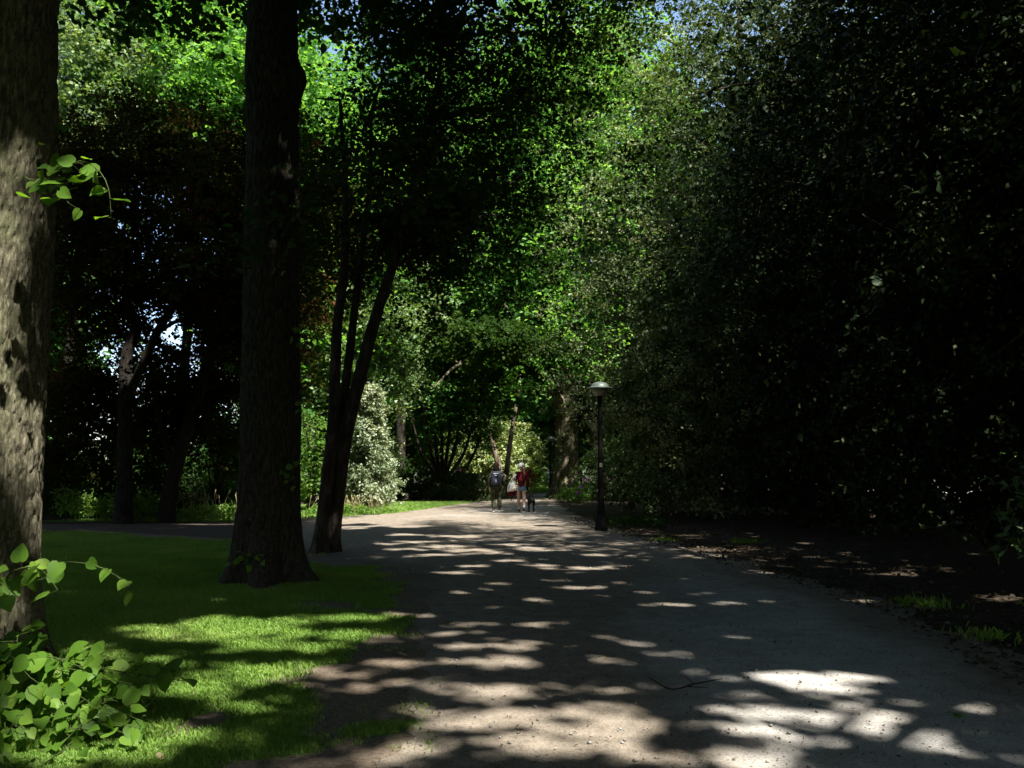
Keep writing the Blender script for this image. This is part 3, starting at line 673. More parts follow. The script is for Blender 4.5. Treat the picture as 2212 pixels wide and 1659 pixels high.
broadleaf('hornbeam_tree', 'young yellow green tree lit behind the long leaning limb', (-11.8, 37.5), (-11.7, 37, 5.6), (1.9, 1.8, 4.0), 700, 28, .3, .15, M_bright, 54, gap=(1.0, .42), tr=.1)
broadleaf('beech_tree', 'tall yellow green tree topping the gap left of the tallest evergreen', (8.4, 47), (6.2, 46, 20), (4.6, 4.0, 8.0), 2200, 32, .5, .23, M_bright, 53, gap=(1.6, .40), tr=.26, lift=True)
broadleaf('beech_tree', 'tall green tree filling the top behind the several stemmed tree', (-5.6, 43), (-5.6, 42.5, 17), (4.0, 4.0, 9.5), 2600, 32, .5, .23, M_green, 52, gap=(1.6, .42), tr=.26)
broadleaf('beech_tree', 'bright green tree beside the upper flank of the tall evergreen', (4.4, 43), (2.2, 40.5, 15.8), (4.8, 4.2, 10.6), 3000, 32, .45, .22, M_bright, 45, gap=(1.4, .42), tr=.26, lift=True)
broadleaf('birch_tree', 'pale green loose tree rising behind the pale shrub', (-6.6, 38), (-6.4, 37.2, 8.2), (3.2, 3.0, 5.6), 1700, 30, .36, .16, M_pale, 46, gap=(1.1, .46), tr=.14)
broadleaf('maple_tree', 'yellow and red tinged maple glimpsed between the two dark trunks', (-7.6, 29.5), (-7.9, 29.0, 7.4), (2.0, 1.8, 3.4), 900, 28, .3, .12, M_copper, 47, M_twig, gap=(1.0, .45), tr=.12)
# Japanese maple with fanned stems at the centre
bx, by = D(442, 485, 45)[:2]
st = []
for tx, ty in ((404,395),(418,370),(428,350),(442,345),(455,350),(468,365),(482,392),(488,425)):
    e = np.array(D(tx, ty, 44.5 + random.uniform(-1.5, 1.5)))
    b = np.array((bx, by, .7)); m1 = b * .62 + e * .38 + np.array([(e[0] - b[0]) * .15, 0, -.25])
    st.append([(*b, .11), (*m1, .085), (*(m1 * .4 + e * .6), .05), (*e, .015)])
st.append([(bx, by, -.1, .2), (bx, by, .3, .17), (bx, by, .75, .14)])
broadleaf('japanese_maple', 'spreading dark green maple with many fanned stems behind the low hedge', (bx, by), (bx + .1, 45, 5.0), (3.3, 2.4, 3.2), 1000, 30, .36, .14, M_green, 48, M_twig, gap=(1.1, .48), stems=st, flat=.22)
# pale trunks lit at the end of the path
st = [[(*D(507,490,57),.22),(*D(504,478,57),.2),(*D(498,464,57),.18),(*D(491,438,57),.16),(*D(484,415,57),.09),(*D(474,380,57),.04)]]
broadleaf('plane_tree', 'pale sunlit trunk leaning left at the end of the path', tuple(D(507,490,57)[:2]), (-2.8, 58, 12.5), (3.4, 2.6, 2.6), 700, 28, .45, .21, M_bright, 49, M_bark5, gap=(1.3, .44), stems=st, lift=True)
st = [[(*D(504,491,59),.25),(*D(506,478,59),.2),(*D(508,460,59),.17),(*D(511,436,59),.16),(*D(517,400,59),.1),(*D(522,360,59),.04)]]
broadleaf('plane_tree', 'grey upright trunk right beside the pale leaning trunk', tuple(D(504,491,59)[:2]), (1.4, 59.5, 12.5), (3.2, 2.6, 2.6), 700, 28, .45, .21, M_green, 50, M_bark5, gap=(1.3, .44), stems=st, lift=True)
# big furrowed trunk by the bend, with an arching limb
rng = np.random.default_rng(51)
T6 = empty('oak_tree', (2.95, 46, 0), 'thick furrowed trunk with flared foot where the path bends right', 'tree')
w = Wood()
w.limb([(2.9,46,-.3,.95),(2.9,46,.4,.74),(2.93,46,1.6,.63),(2.95,46,4,.62),(2.95,46,7,.58),(2.9,46,11,.45),(2.9,46,16,.2),(2.9,46,20,.05)], 64, .08, bark_disp(.04, 22, 1.2, 8), roots=5, rootz=.8, seed=4)
lb = [(2.7,45.6,5.0,.28),(1.2,44.2,6.6,.22),(-.6,42.6,7.3,.16),(-2.6,41.6,6.6,.08),(-3.8,41,5.4,.03)]
w.limb(lb, 10, .2); w.limb([(2.6,45.5,7.5,.2),(1.4,41.5,8.9,.13),(.2,39,8.3,.08),(-1.1,37,7.6,.03)], 8, .3); w.limb([(2.6,45.5,6.4,.22),(.8,43.6,8.6,.15),(-1.6,42.4,9.2,.06)], 10, .2)
tg = crown_pts(rng, (-.6, 42.6, 7.6), (3.4, 2.0, 1.6), 26, 1, .1, .3)
limbs_to(w, lb[1:], tg, rng, .05)
w.build('trunk', M_bark4, T6)
P = np.vstack([crown_pts(rng, (-.4, 42.8, 7.6), (4.0, 2.2, 2.2), 1000, 30, .32, .1, .5, gap=(1.0, .38)), crown_pts(rng, (-1.1, 37.0, 7.2), (2.6, 1.8, .9), 460, 30, .3, .1, .5), crown_pts(rng, (5.4, 49, 17), (5, 5, 5.5), 1300, 28, .5, .3, .5, gap=(1.4, .40))])
part_leaves('crown', clear(P), .18, rng, M_dark, T6)

# --- far woodland: trees one can tell apart only as crowns
rng = np.random.default_rng(60)
protos = []
def far_tree(x, y, s, k, mat, label, group='trees of the far woodland'):
    if len(protos) <= k:
        r_ = np.random.default_rng(600 + k)
        w = Wood(); w.limb([(0,0,-.6,.4),(0,0,2,.28),(.2,0,7,.22),(0,0,13,.05)], 8, .8)
        limbs_to(w, [(0,0,4),(0,0,6),(0,0,8),(0,0,10)], crown_pts(r_, (0,0,8.5), (4,4,5), 24, 1, .1, .5), r_, .09)
        wm = np_mesh('trunk', np.vstack(w.V), np.vstack(w.F), 3, smooth=True); wm.materials.append(M_bark2)
        P = crown_pts(r_, (0, 0, 8.2), (4.8, 4.8, 7.6), 1500, 24, .6, .35, .6, gap=(1.6, .36))
        cm = leaf_mesh('crown', P, .36, r_, DIAMOND, tint=clump_tint(P, r_)); cm.materials.append(mat)
        protos.append((wm, cm))
    wm, cm = protos[k]
    T = empty('woodland_tree', (x, y, float(smooth_z(y))), label, 'tree', group)
    T.rotation_euler.z = rng.uniform(0, 6.28); T.scale = (s, s, s * rng.uniform(.9, 1.15))
    for n_, me in (('trunk', wm), ('crown', cm)):
        o = bpy.data.objects.new(n_, me); COL.objects.link(o); o.parent = T
for k in range(24):
    x = -34 + k * 3.4 + rng.uniform(-1, 1); y = 70 + rng.uniform(-6, 22)
    px = x / 78 * F + 512
    s = rng.uniform(.8, 1.25)
    if 50 < px < 262: s = .36
    if 480 < px < 560: y += 45
    far_tree(x * y / 78, y, s, k % 3, (M_green, M_bright, M_dark)[k % 3], 'leafy woodland tree in the distance beyond the path')
for (x, y, s, k) in ((-12, 54, 1.25, 2), (-9, 74, 1.5, 0), (-4, 82, 1.6, 1), (-14.5, 66, 1.2, 1), (9.5, 66, 1.3, 2), (5, 104, 1.5, 0), (13, 58, 1.4, 2), (-38, 58, 1.3, 0), (-33, 46, 1.2, 2)):
    far_tree(x, y, s, k, None, 'leafy woodland tree in the distance beyond the path')
for (x, y, s, k) in ((16, 36, 1.3, 2), (22, 27, 1.2, 2), (21, 17, 1.0, 2), (12, 44, 1.4, 2), (-24, 34, 1.1, 0), (-21, 28, .8, 2), (-27, 44, 1.2, 0)):
    far_tree(x, y, s, k, None, 'dark tree filling in behind the evergreens' if x > 0 else 'leafy tree deep in the shade at the far left', 'trees behind the evergreens' if x > 0 else 'trees at the far left')

for (x, y, s, k) in ((-20, 6, 1.15, 2), (-16, -6, 1.1, 2), (-9, -13, 1.15, 2), (-1, -17, 1.2, 2), (8, -16, 1.2, 2), (16, -9, 1.2, 2), (20, 2, 1.15, 2), (-19, 17, 1.0, 2), (-26, -2, 1.3, 0), (1, -26, 1.4, 0), (24, 10, 1.3, 2)):  # unseen trees added to hold back sky light from behind and beside
    far_tree(x, y, s, k, None, 'unseen dark tree added around the near path to block sky light', 'unseen trees added around the near path')
# ------------------------------------------------------------------ shrubs and plants
def shrub(name, label, c, r, nc, per, cr, size, mat, seed, templ=DIAMOND, zlo=.05, flat=.7, shell=.45, cat='shrub', up=.5, gap=None, group=None, cone=False, stems=9, tint=None):
    rng = np.random.default_rng(seed)
    z0 = float(smooth_z(c[1]))
    T = empty(name, (c[0], c[1], z0), label, cat, group)
    w = Wood()
    for k in range(stems):
        e = np.array(c) + rng.normal(size=3) * np.array(r) * .35; e[2] = c[2] + r[2] * rng.uniform(.1, .8)
        w.limb([(c[0] + rng.uniform(-.15, .15) * r[0], c[1] + rng.uniform(-.1, .1), z0 - .05, .03), (*(np.array(c) * .5 + e * .5), .02), (*e, .005)], 5, .2)
    w.build('stems', M_twig, T)
    if cone:
        PP = []
        for q in range(46):
            u = rng.random() ** .9; a = rng.uniform(0, 2 * PI); rr = (1 - u) ** .6 * rng.uniform(.25, .85); lr = rng.uniform(.28, .62) * (1 - .45 * u)
            lc = (c[0] + r[0] * rr * math.cos(a), c[1] + r[1] * rr * math.sin(a), z0 + .25 + u * (r[2] - .5))
            PP.append(crown_pts(rng, lc, (lr, lr, lr * 1.15), int(nc / 46), per, cr, .4, flat))
        for q in range(26):
            u = rng.random(); a = rng.uniform(0, 2 * PI); rr = (1 - u) ** .6 + .1
            p = np.array((c[0] + r[0] * rr * math.cos(a), c[1] + r[1] * rr * math.sin(a), z0 + .3 + u * (r[2] - .2)))
            PP.append(p + np.linspace(0, 1, 12)[:, None] * np.array([math.cos(a) * .25, math.sin(a) * .25, .35]) + rng.normal(size=(12, 3)) * .04)
        P = np.vstack(PP); P = P[P[:, 2] > z0 + zlo]
    else: P = crown_pts(rng, c, r, nc, per, cr, shell, flat, gap, z0 + zlo)
    out_ = P - np.array(c); out_ /= np.linalg.norm(out_, axis=1)[:, None] + 1e-6
    N = rng.normal(size=P.shape) * .7 + out_ * .4; N[:, 2] += up
    link_mesh('foliage', leaf_mesh('foliage', P, size, rng, templ, N=N, tint=clump_tint(P, rng)), mat, T)
    return T
def blossoms(T, pts, r, n, size, mat, seed):
    rng = np.random.default_rng(seed)
    for p in pts:
        d = rng.normal(size=(n, 3)); d /= np.linalg.norm(d, axis=1)[:, None]; d[:, 2] = np.abs(d[:, 2]) * .8
        link_mesh('flower', leaf_mesh('flower', np.array(p) + d * r * .6, size, rng, ROUND, N=d + rng.normal(size=d.shape) * .3, T=d * .4 + rng.normal(size=d.shape) * .6), mat, T)
shrub('variegated_holly', 'tall pale variegated shrub in full sun behind the leaning stems', (-5.25, 31.0, 2.2), (1.42, 1.3, 4.9), 1450, 24, .13, .09, M_vari, 71, cone=True, shell=.5, zlo=.1, stems=12)
shrub('clipped_hedge', 'low dark hedge in shade along the back of the small lawn', (-3.1, 40.2, .6), (2.7, .8, .95), 520, 26, .16, .09, M_holly, 72, cat='hedge', shell=.5)  # hedge and next shrub take the darkest leaf to read as shaded
shrub('dark_shrub', 'dark rounded shrub left of the walkers in the shade', (-.9, 43.0, .6), (1.1, .8, .95), 240, 24, .16, .09, M_holly, 73)
shrub('dark_shrub', 'broad dark shrub mass in shade behind the forked maple', (-13.4, 28.5, 2.0), (2.8, 1.6, 3.6), 1100, 26, .26, .12, M_dark, 74, gap=(.9, .40))
for x_, y_, s_ in ((-17.5, 31, 1.2), (-14.5, 33, 1.0), (-11.6, 35.5, 1.0), (-20.5, 36, 1.3), (-7.5, 42, 1.2)):
    shrub('understorey_shrub', 'leafy green shrub in the understorey left of the side path', (x_, y_, 1.1 * s_), (2.2 * s_, 1.5, 1.7 * s_), 600, 26, .28, .14, M_dark, int(300 + x_ * 7), gap=(.9, .38), group='understorey shrubs on the left')
shrub('dark_shrub', 'dark shrub between the two shaded maple trunks', (-9.8, 28.6, 1.7), (2.1, 1.4, 3.2), 850, 26, .24, .12, M_dark, 75, gap=(.9, .42))
shrub('copper_shrub', 'dark red leaved shrub right behind the near linden trunk', (-14.6, 25.6, 2.6), (1.8, 1.4, 2.4), 420, 26, .24, .09, M_copper, 76, gap=(.8, .42))
shrub('green_shrub', 'sunny green shrub glimpsed between the burled trunk and the leaning stems', (-7.3, 31.5, 1.9), (1.3, 1.1, 2.3), 330, 24, .2, .12, M_plant, 77, gap=(.8, .38))
shrub('green_shrub', 'green shrub left of the dark burled trunk beyond the side path', (-9.9, 33.5, 2.4), (2.0, 1.6, 2.8), 500, 24, .26, .13, M_green, 78, gap=(.9, .40))
r1 = shrub('rhododendron', 'rhododendron with long leaves and a lilac bloom at the right edge', (6.95, 10.5, 1.0), (.95, .8, 1.05), 80, 11, .13, .15, M_rhodo, 79, LANCE, .15, .7, .5, up=.35)
blossoms(r1, [(6.26, 10.2, 1.06)], .09, 40, .06, M_lilac, 1)
r2 = shrub('flowering_shrub', 'low bright green shrub with purple flowers below the furrowed trunk', (2.75, 39.0, .3), (.85, .7, .42), 90, 20, .12, .10, M_plant, 80, zlo=.03)
blossoms(r2, [(3.25, 38.6, 1.0), (2.95, 38.5, .42), (3.1, 38.6, .7)], .10, 26, .07, M_purple, 2)
shrub('dark_shrub', 'dark shrub filling the gap right of the furrowed trunk', (5.6, 40.5, 1.2), (2.4, 1.2, 2.0), 600, 26, .24, .12, M_dark, 86)
r3 = shrub('rhododendron', 'dark rhododendron with a pink flower head behind the low hedge', (-2.55, 43.6, .9), (.9, .6, .8), 160, 20, .15, .12, M_rhodo, 81, LANCE)
blossoms(r3, [(-2.6, 42.9, 1.42), (-2.38, 42.9, 1.36)], .16, 40, .10, M_pink, 3)
shrub('green_shrub', 'bright leafy shrub in the sun just behind the walker in red', (1.8, 62, .75), (.75, .6, .95), 160, 18, .14, .14, M_plant, 82)
shrub('red_shrub', 'dull red leaved shrub right of the walker in red', (1.05, 57, 1.1), (.55, .4, .5), 70, 18, .13, .10, M_redleaf, 83)
r4 = shrub('rhododendron', 'far dark rhododendron dotted purple beside the second lamp post', (5.6, 106, 1.9), (3.4, 1.4, 2.4), 520, 20, .25, .16, M_dark, 84)
blossoms(r4, [(4.0, 104.6, 2.4), (5.2, 104.5, 3.4), (6.2, 104.6, 2.6), (4.7, 104.5, 1.8), (3.6, 104.7, 3.2)], .26, 24, .12, M_purple, 4)
shrub('sunny_shrub', 'brilliantly sunlit shrubs at the end behind the pale trunks', (-2.0, 63.5, 2.2), (4.4, 1.6, 3.4), 1100, 22, .3, .18, M_sun, 85)
# flat plant beds
def bed(name, label, x0, x1, y0, y1, n, h, seed, mat=M_plant, stalks=0):
    rng = np.random.default_rng(seed)
    T = empty(name, ((x0 + x1) / 2, (y0 + y1) / 2, 0), label, 'plants')
    x = rng.uniform(x0, x1, n); y = rng.uniform(y0, y1, n)
    hh = h * (.35 + .9 * n2(x, y, 1.3, seed)) * rng.uniform(.3, 1.1, n)
    P = np.stack([x, y, hh], 1)
    link_mesh('foliage', leaf_mesh('foliage', P, .13, rng, LANCE, up=.5), mat, T)
    if stalks:
        w = Wood()
        for k in range(stalks):
            sx, sy, sh_ = rng.uniform(x0, x1), rng.uniform(y0, y1), h * rng.uniform(1.3, 2.4)
            w.limb([(sx, sy, 0, .009), (sx + rng.normal() * .05, sy, sh_ * .6, .008), (sx + rng.normal() * .1, sy, sh_, .014)], 4, .2)
        tag(w.build('dry_stalks', M_flag, T), kind='stuff')
    return T
bed('perennial_plants', 'sunlit leafy plants on the ground left of the forked maple', -13.4, -10.6, 25.0, 26.8, 3000, .95, 91)
bed('perennial_plants', 'spiky plants with dry stalks beyond the side path', -10.0, -7.0, 25.2, 27.0, 2000, .45, 92, stalks=46)
bed('perennial_plants', 'sunny plants with tan stalks at the foot of the pale shrub', -6.9, -4.4, 28.6, 30.2, 2400, .28, 93, stalks=60)
bed('perennial_plants', 'low green leaves round the foot of the lamp post', 2.6, 4.2, 22.4, 24.5, 700, .28, 94, M_dark)
# ------------------------------------------------------------------ lamp posts
M_iron = plain('dark_green_iron', (.004, .005, .0045), .7, .06, .3, 30)
M_globe = plain('milky_globe', (.26, .26, .22), .5, .2, .06, 8)
M_shade = plain('grey_green_shade', (.05, .068, .056), .5, .4, .2, 12)
M_sticker = plain('faded_sticker', (.16, .16, .15), .6, .2, .25, 60)
def lathe(prof, seg=28):
    bm = bmesh.new(); rows = []
    for r, z in prof:
        rows.append([bm.verts.new((max(r, .0005) * math.cos(2 * PI * k / seg), max(r, .0005) * math.sin(2 * PI * k / seg), z)) for k in range(seg)])
    for a, b in zip(rows, rows[1:]):
        for k in range(seg): bm.faces.new((a[k], a[(k + 1) % seg], b[(k + 1) % seg], b[k]))
    bm.faces.new(list(reversed(rows[0]))); bm.faces.new(rows[-1])
    return bm
def child(o, parent):
    o.parent = parent; o.matrix_parent_inverse = Matrix.Identity(4); return o
lamp = empty('lamp_post', (2.24, 21.7, 0), 'dark lamp post with milky globe under a wide brim in front of the evergreens', 'lamp post', 'park lamp posts')
bm = lathe([(.17,0),(.17,.05),(.155,.08),(.15,.16),(.135,.19),(.125,.30),(.105,.42),(.10,.46),(.108,.49),(.10,.52),(.088,.62),(.082,.9),(.07,1.6),(.058,2.6),(.05,3.25),(.062,3.30),(.062,3.34),(.075,3.37),(.075,3.40)])
for k in range(14):                                   # fluting on the foot
    a = 2 * PI * k / 14
    vs_ = [bm.verts.new((r * math.cos(a + da), r * math.sin(a + da), z)) for r, z, da in ((.158,.10,-.05),(.158,.10,.05),(.116,.40,.05),(.116,.40,-.05))]
    bm.faces.new(vs_)
child(bm_obj('post', bm, M_iron, None, True), lamp)
prof = [(.07, 3.40)] + [(.215 * math.sin(t), 3.60 - .205 * math.cos(t)) for t in np.linspace(.36, PI / 2, 9)]
child(bm_obj('globe', lathe(prof, 36), M_globe, None, True), lamp)
prof = [(.225, 3.598), (.335, 3.590), (.342, 3.600), (.335, 3.612), (.245, 3.632)] + [(.232 * math.cos(t), 3.632 + .14 * math.sin(t)) for t in np.linspace(.1, PI / 2, 8)]
sh_ = child(bm_obj('shade', lathe(prof, 36), M_shade, None, True), lamp)
bm = bmesh.new()
ring = [[bm.verts.new((.0735 * math.sin(a) + .0, -.0735 * math.cos(a), z)) for a in np.linspace(-.5, .6, 6)] for z in (1.60, 1.70)]
for k in range(5): bm.faces.new((ring[0][k], ring[0][k + 1], ring[1][k + 1], ring[1][k]))
child(bm_obj('sticker', bm, M_sticker, None), lamp)
l2 = lamp.copy(); COL.objects.link(l2); l2.location = (2.62, 58.5, float(smooth_z(58.5)))
l2['label'] = 'small far lamp post beside the walker in white beyond the bend'
for ch in list(lamp.children):
    if ch.name.startswith('sticker'): continue
    c = ch.copy(); COL.objects.link(c); c.parent = l2

# ------------------------------------------------------------------ people and dog
M_skin = plain('skin', (.50, .31, .23), .55, .3, .05, 10)
M_hairred = plain('auburn_hair', (.07, .022, .012), .5, .4, .35, 60)
M_hairdark = plain('dark_hair', (.014, .009, .007), .7, .05, .35, 60)
M_cap = plain('white_cap', (.66, .72, .74), .8, .2, .06, 20)
M_red = plain('dark_red_knit', (.085, .007, .012), .9, .1, .2, 40)
M_denim = plain('light_denim', (.13, .22, .33), .9, .1, .25, 60)
M_navy = plain('navy_nylon', (.010, .015, .03), .6, .3, .25, 25)
M_print = plain('white_print', (.6, .62, .66), .7, .2, .1, 40)
M_tote = plain('cream_canvas', (.72, .69, .62), .9, .1, .06, 14)
M_blue = plain('blue_print', (.10, .22, .45), .9, .1, .2, 30)
M_black = plain('black_cloth', (.012, .012, .013), .8, .2, .3, 20)
M_shoe = plain('dark_shoe', (.03, .028, .03), .6, .3, .2, 30)
M_sole = plain('white_rubber', (.55, .55, .52), .6, .3, .08, 30)
M_sock = plain('white_sock', (.7, .71, .74), .9, .1, .06, 40)
M_dog = plain('black_fur', (.008, .008, .008), .55, .3, .4, 50)
M_white = plain('white_cotton', (.72, .70, .68), .9, .1, .06, 20)
M_skirt = plain('pale_blue_skirt', (.34, .45, .62), .9, .1, .25, 9)
m, nt, out = new_mat('camouflage_cloth'); v = coords(nt)
principled(nt, out, ramp(nt, [(.40,(.018,.02,.014)),(.47,(.05,.055,.03)),(.55,(.085,.07,.045)),(.62,(.028,.035,.02))], noise(nt, v, 9, 2, .5)).outputs[0], .9, .1); nt.nodes['Color Ramp'].color_ramp.interpolation = 'CONSTANT'
M_camo = m
def skin_bm(J, E, root, sub=1):
    names = list(J); idx = {n: i for i, n in enumerate(names)}
    me = bpy.data.meshes.new('tmp'); me.from_pydata([J[n][:3] for n in names], [(idx[a], idx[b]) for a, b in E], [])
    o = bpy.data.objects.new('tmp', me); COL.objects.link(o)
    o.modifiers.new('s', 'SKIN').use_smooth_shade = True
    if not me.skin_vertices: me.skin_vertices.new() if hasattr(me.skin_vertices, 'new') else None
    sv = me.skin_vertices[0].data
    for n in names:
        r = J[n][3]; sv[idx[n]].radius = (r, r) if np.isscalar(r) else r; sv[idx[n]].use_root = (n == root)
    s = o.modifiers.new('u', 'SUBSURF'); s.levels = sub; s.render_levels = sub
    dg = bpy.context.evaluated_depsgraph_get(); dg.update()
    bm = bmesh.new(); ev = o.evaluated_get(dg); m2 = ev.to_mesh(); bm.from_mesh(m2); ev.to_mesh_clear()
    bpy.data.objects.remove(o); bpy.data.meshes.remove(me)
    return bm
def chain(*ns): return list(zip(ns, ns[1:]))
def head_bm(bm, c, yaw, s=1.0):
    """skull, jaw, nose, lips and ears, face turned by yaw from straight ahead (+y)"""
    n0 = len(bm.verts)
    R = Matrix.Translation(c) @ Matrix.Rotation(yaw, 4, 'Z') @ Matrix.Scale(s, 4)
    r = bmesh.ops.create_uvsphere(bm, u_segments=18, v_segments=12, radius=1, matrix=Matrix.Identity(4))
    for v in r['verts']:
        x, y, z = v.co
        w = 1 - .28 * max(0, -z) ** 1.3
        yy = y * .098 + (.012 if y > 0 and z < .1 else 0)
        d = math.exp(-((x / .22) ** 2 + ((z + .08) / .2) ** 2)) * (.022 if y > .3 else 0)           # nose
        e = math.exp(-(((abs(x) - .38) / .16) ** 2 + ((z - .12) / .12) ** 2)) * (-.008 if y > .3 else 0)   # eye sockets
        l = math.exp(-((x / .35) ** 2 + ((z + .45) / .1) ** 2)) * (.006 if y > .3 else 0)           # mouth
        v.co = R @ Vector((x * .076 * w, yy + d + e + l, z * .118))
    for sx in (-1, 1):
        bmesh.ops.create_uvsphere(bm, u_segments=8, v_segments=6, radius=1, matrix=R @ Matrix.Translation((sx * .077, -.008, -.005)) @ Matrix.Diagonal((.010, .020, .032, 1)))
def person(loc, label, rot, H, pose, dress, yaw=0):
    """pose: joint name -> (x, y, z); dress: callable adding clothes"""
    T = empty('person', loc, label, 'person'); T.rotation_euler.z = rot; T.scale = (H / 1.68,) * 3
    J = dict(pelvis=(0,0,.94,.115), waist=(0,.0,1.08,.10), chest=(0,.01,1.27,.118), neckb=(0,.012,1.41,.062), neck=(0,.025,1.49,.05), skull=(0,.035,1.57,.06))
    E = chain('pelvis','waist','chest','neckb','neck','skull')
    for s, sx in (('l', -1), ('r', 1)):
        p = pose
        J['hip' + s] = (*p.get('hip' + s, (sx * .09, 0, .88)), .088); J['thigh' + s] = (*p['thigh' + s], .075); J['knee' + s] = (*p['knee' + s], .055); J['calf' + s] = (*p['calf' + s], .052); J['ankle' + s] = (*p['ankle' + s], .034); J['toe' + s] = (*p['toe' + s], .028)
        J['sh' + s] = (sx * .165, 0, 1.365, .055); J['el' + s] = (*p['el' + s], .039); J['wr' + s] = (*p['wr' + s], .026)
        E += chain('pelvis', 'hip' + s, 'thigh' + s, 'knee' + s, 'calf' + s, 'ankle' + s, 'toe' + s) + chain('chest', 'sh' + s, 'el' + s, 'wr' + s)
        w = Vector(p['wr' + s]); d = (w - Vector(p['el' + s])).normalized(); side = d.cross(Vector((sx, 0, 0))).normalized()
        pl = w + d * .055; J['palm' + s] = (*pl, .027); E.append(('wr' + s, 'palm' + s))
        for k, (o_, L) in enumerate(((-.028,.05),(-.010,.066),(.009,.062),(.027,.046))):
            a = pl + side * o_ + d * .03; b = a + d * L * .6 + Vector((-sx * .010, 0, 0)); c = b + d * L * .35 + Vector((-sx * .018, 0, 0))
            J[f'fa{s}{k}'] = (*a, .010); J[f'fb{s}{k}'] = (*b, .009); J[f'fc{s}{k}'] = (*c, .007)
            E += chain('palm' + s, f'fa{s}{k}', f'fb{s}{k}', f'fc{s}{k}')
        a = w + d * .035 - side * .035; b = a + d * .035 - side * .018
        J['ta' + s] = (*a, .011); J['tb' + s] = (*b, .009); E += chain('wr' + s, 'ta' + s, 'tb' + s)
    bm = skin_bm(J, E, 'pelvis', 1); head_bm(bm, (0, .04, 1.60), yaw)
    child(bm_obj('body', bm, M_skin, None, True), T)
    dress(T, J, yaw); return T
def garment(name, T, J, E, grow, mat, root, over={}):
    G = {n: (*J[n][:3], over.get(n, J[n][3] + grow)) for n in {x for e in E for x in e}}
    return child(bm_obj(name, skin_bm(G, E, root, 1), mat, None, True), T)
def shoes(T, J, mat, sole):
    for s in 'lr':
        t, a = Vector(J['toe' + s][:3]), Vector(J['ankle' + s][:3])
        d = Vector((t.x - a.x, t.y - a.y, 0)).normalized(); h = Vector((a.x, a.y, t.z + .004)) - d * .045
        G = dict(h=(*h, .042), m=(*((h + t) / 2), .044), t=(*(t + d * .045), .034), a=(*(a + Vector((0, 0, -.01))), .044))
        so = child(bm_obj('shoe', skin_bm(G, [('h','m'),('m','t'),('h','a')], 'h', 1), mat, None, True), T)
        bm = bmesh.new(); side = Vector((-d.y, d.x, 0))
        z = t.z - .036
        pts = [h - d * .035 + side * k * .03 for k in (-1, 1)] + [(h + t) / 2 + side * .045, t + d * .03 + side * .036, t + d * .075, t + d * .03 - side * .036, (h + t) / 2 - side * .045]
        lo_ = [bm.verts.new((p.x, p.y, z)) for p in pts]; hi_ = [bm.verts.new((p.x, p.y, z + .028)) for p in pts]
        bm.faces.new(lo_); bm.faces.new(list(reversed(hi_)))
        for i in range(len(pts)): bm.faces.new((lo_[i], lo_[(i + 1) % 7], hi_[(i + 1) % 7], hi_[i]))
        bmesh.ops.recalc_face_normals(bm, faces=bm.faces)
        child(bm_obj('sole', bm, sole, None), so)
def cap(T, yaw, mat, c=(0, .035, 1.625)):
    bm = bmesh.new(); R = Matrix.Translation(c) @ Matrix.Rotation(yaw, 4, 'Z')
    r = bmesh.ops.create_uvsphere(bm, u_segments=20, v_segments=12, radius=1, matrix=Matrix.Identity(4))
    bmesh.ops.delete(bm, geom=[v for v in bm.verts if v.co.z < -.3], context='VERTS')
    for v in bm.verts: v.co = R @ Vector((v.co.x * .10, v.co.y * .122, v.co.z * .115))
    n = 9; rows = []
    for t, zz in ((1.0, 0), (1.5, -.012), (1.92, -.034)):
        rows.append([bm.verts.new(R @ Vector((.090 * math.sin(a) * (1 + .1 * (t - 1)), .110 * math.cos(a) * t, zz - .02 * math.sin(a) ** 2))) for a in np.linspace(-1.0, 1.0, n)])
    for a, b in zip(rows, rows[1:]):
        for k in range(n - 1): bm.faces.new((a[k], a[k + 1], b[k + 1], b[k]))
    child(bm_obj('cap', bm, mat, None, True), T)
def hair(T, pts, mat, yaw, c=(0, .03, 1.61), k=1.0):
    bm = bmesh.new(); R = Matrix.Translation(c) @ Matrix.Rotation(yaw, 4, 'Z')
    bmesh.ops.create_uvsphere(bm, u_segments=18, v_segments=12, radius=1, matrix=Matrix.Identity(4))
    for v in bm.verts:
        x, y, z = v.co; f = 1 + .07 * math.sin(9 * x + 4 * z) * math.cos(7 * z + 5 * y)
        v.co = R @ Vector((x * .09 * f * k, (y * .10 - .022) * f * k, z * .115 * f * k + .012))
    o = child(bm_obj('hair', bm, mat, None, True), T)
    if pts:
        J = {str(i): p for i, p in enumerate(pts)}
        h2 = skin_bm(J, chain(*J), '0', 1); me = o.data; bm = bmesh.new(); bm.from_mesh(me)
        t_ = bpy.data.meshes.new('t'); h2.to_mesh(t_); bm.from_mesh(t_); bm.to_mesh(me); bm.free(); h2.free(); bpy.data.meshes.remove(t_)
        for p in me.polygons: p.use_smooth = True
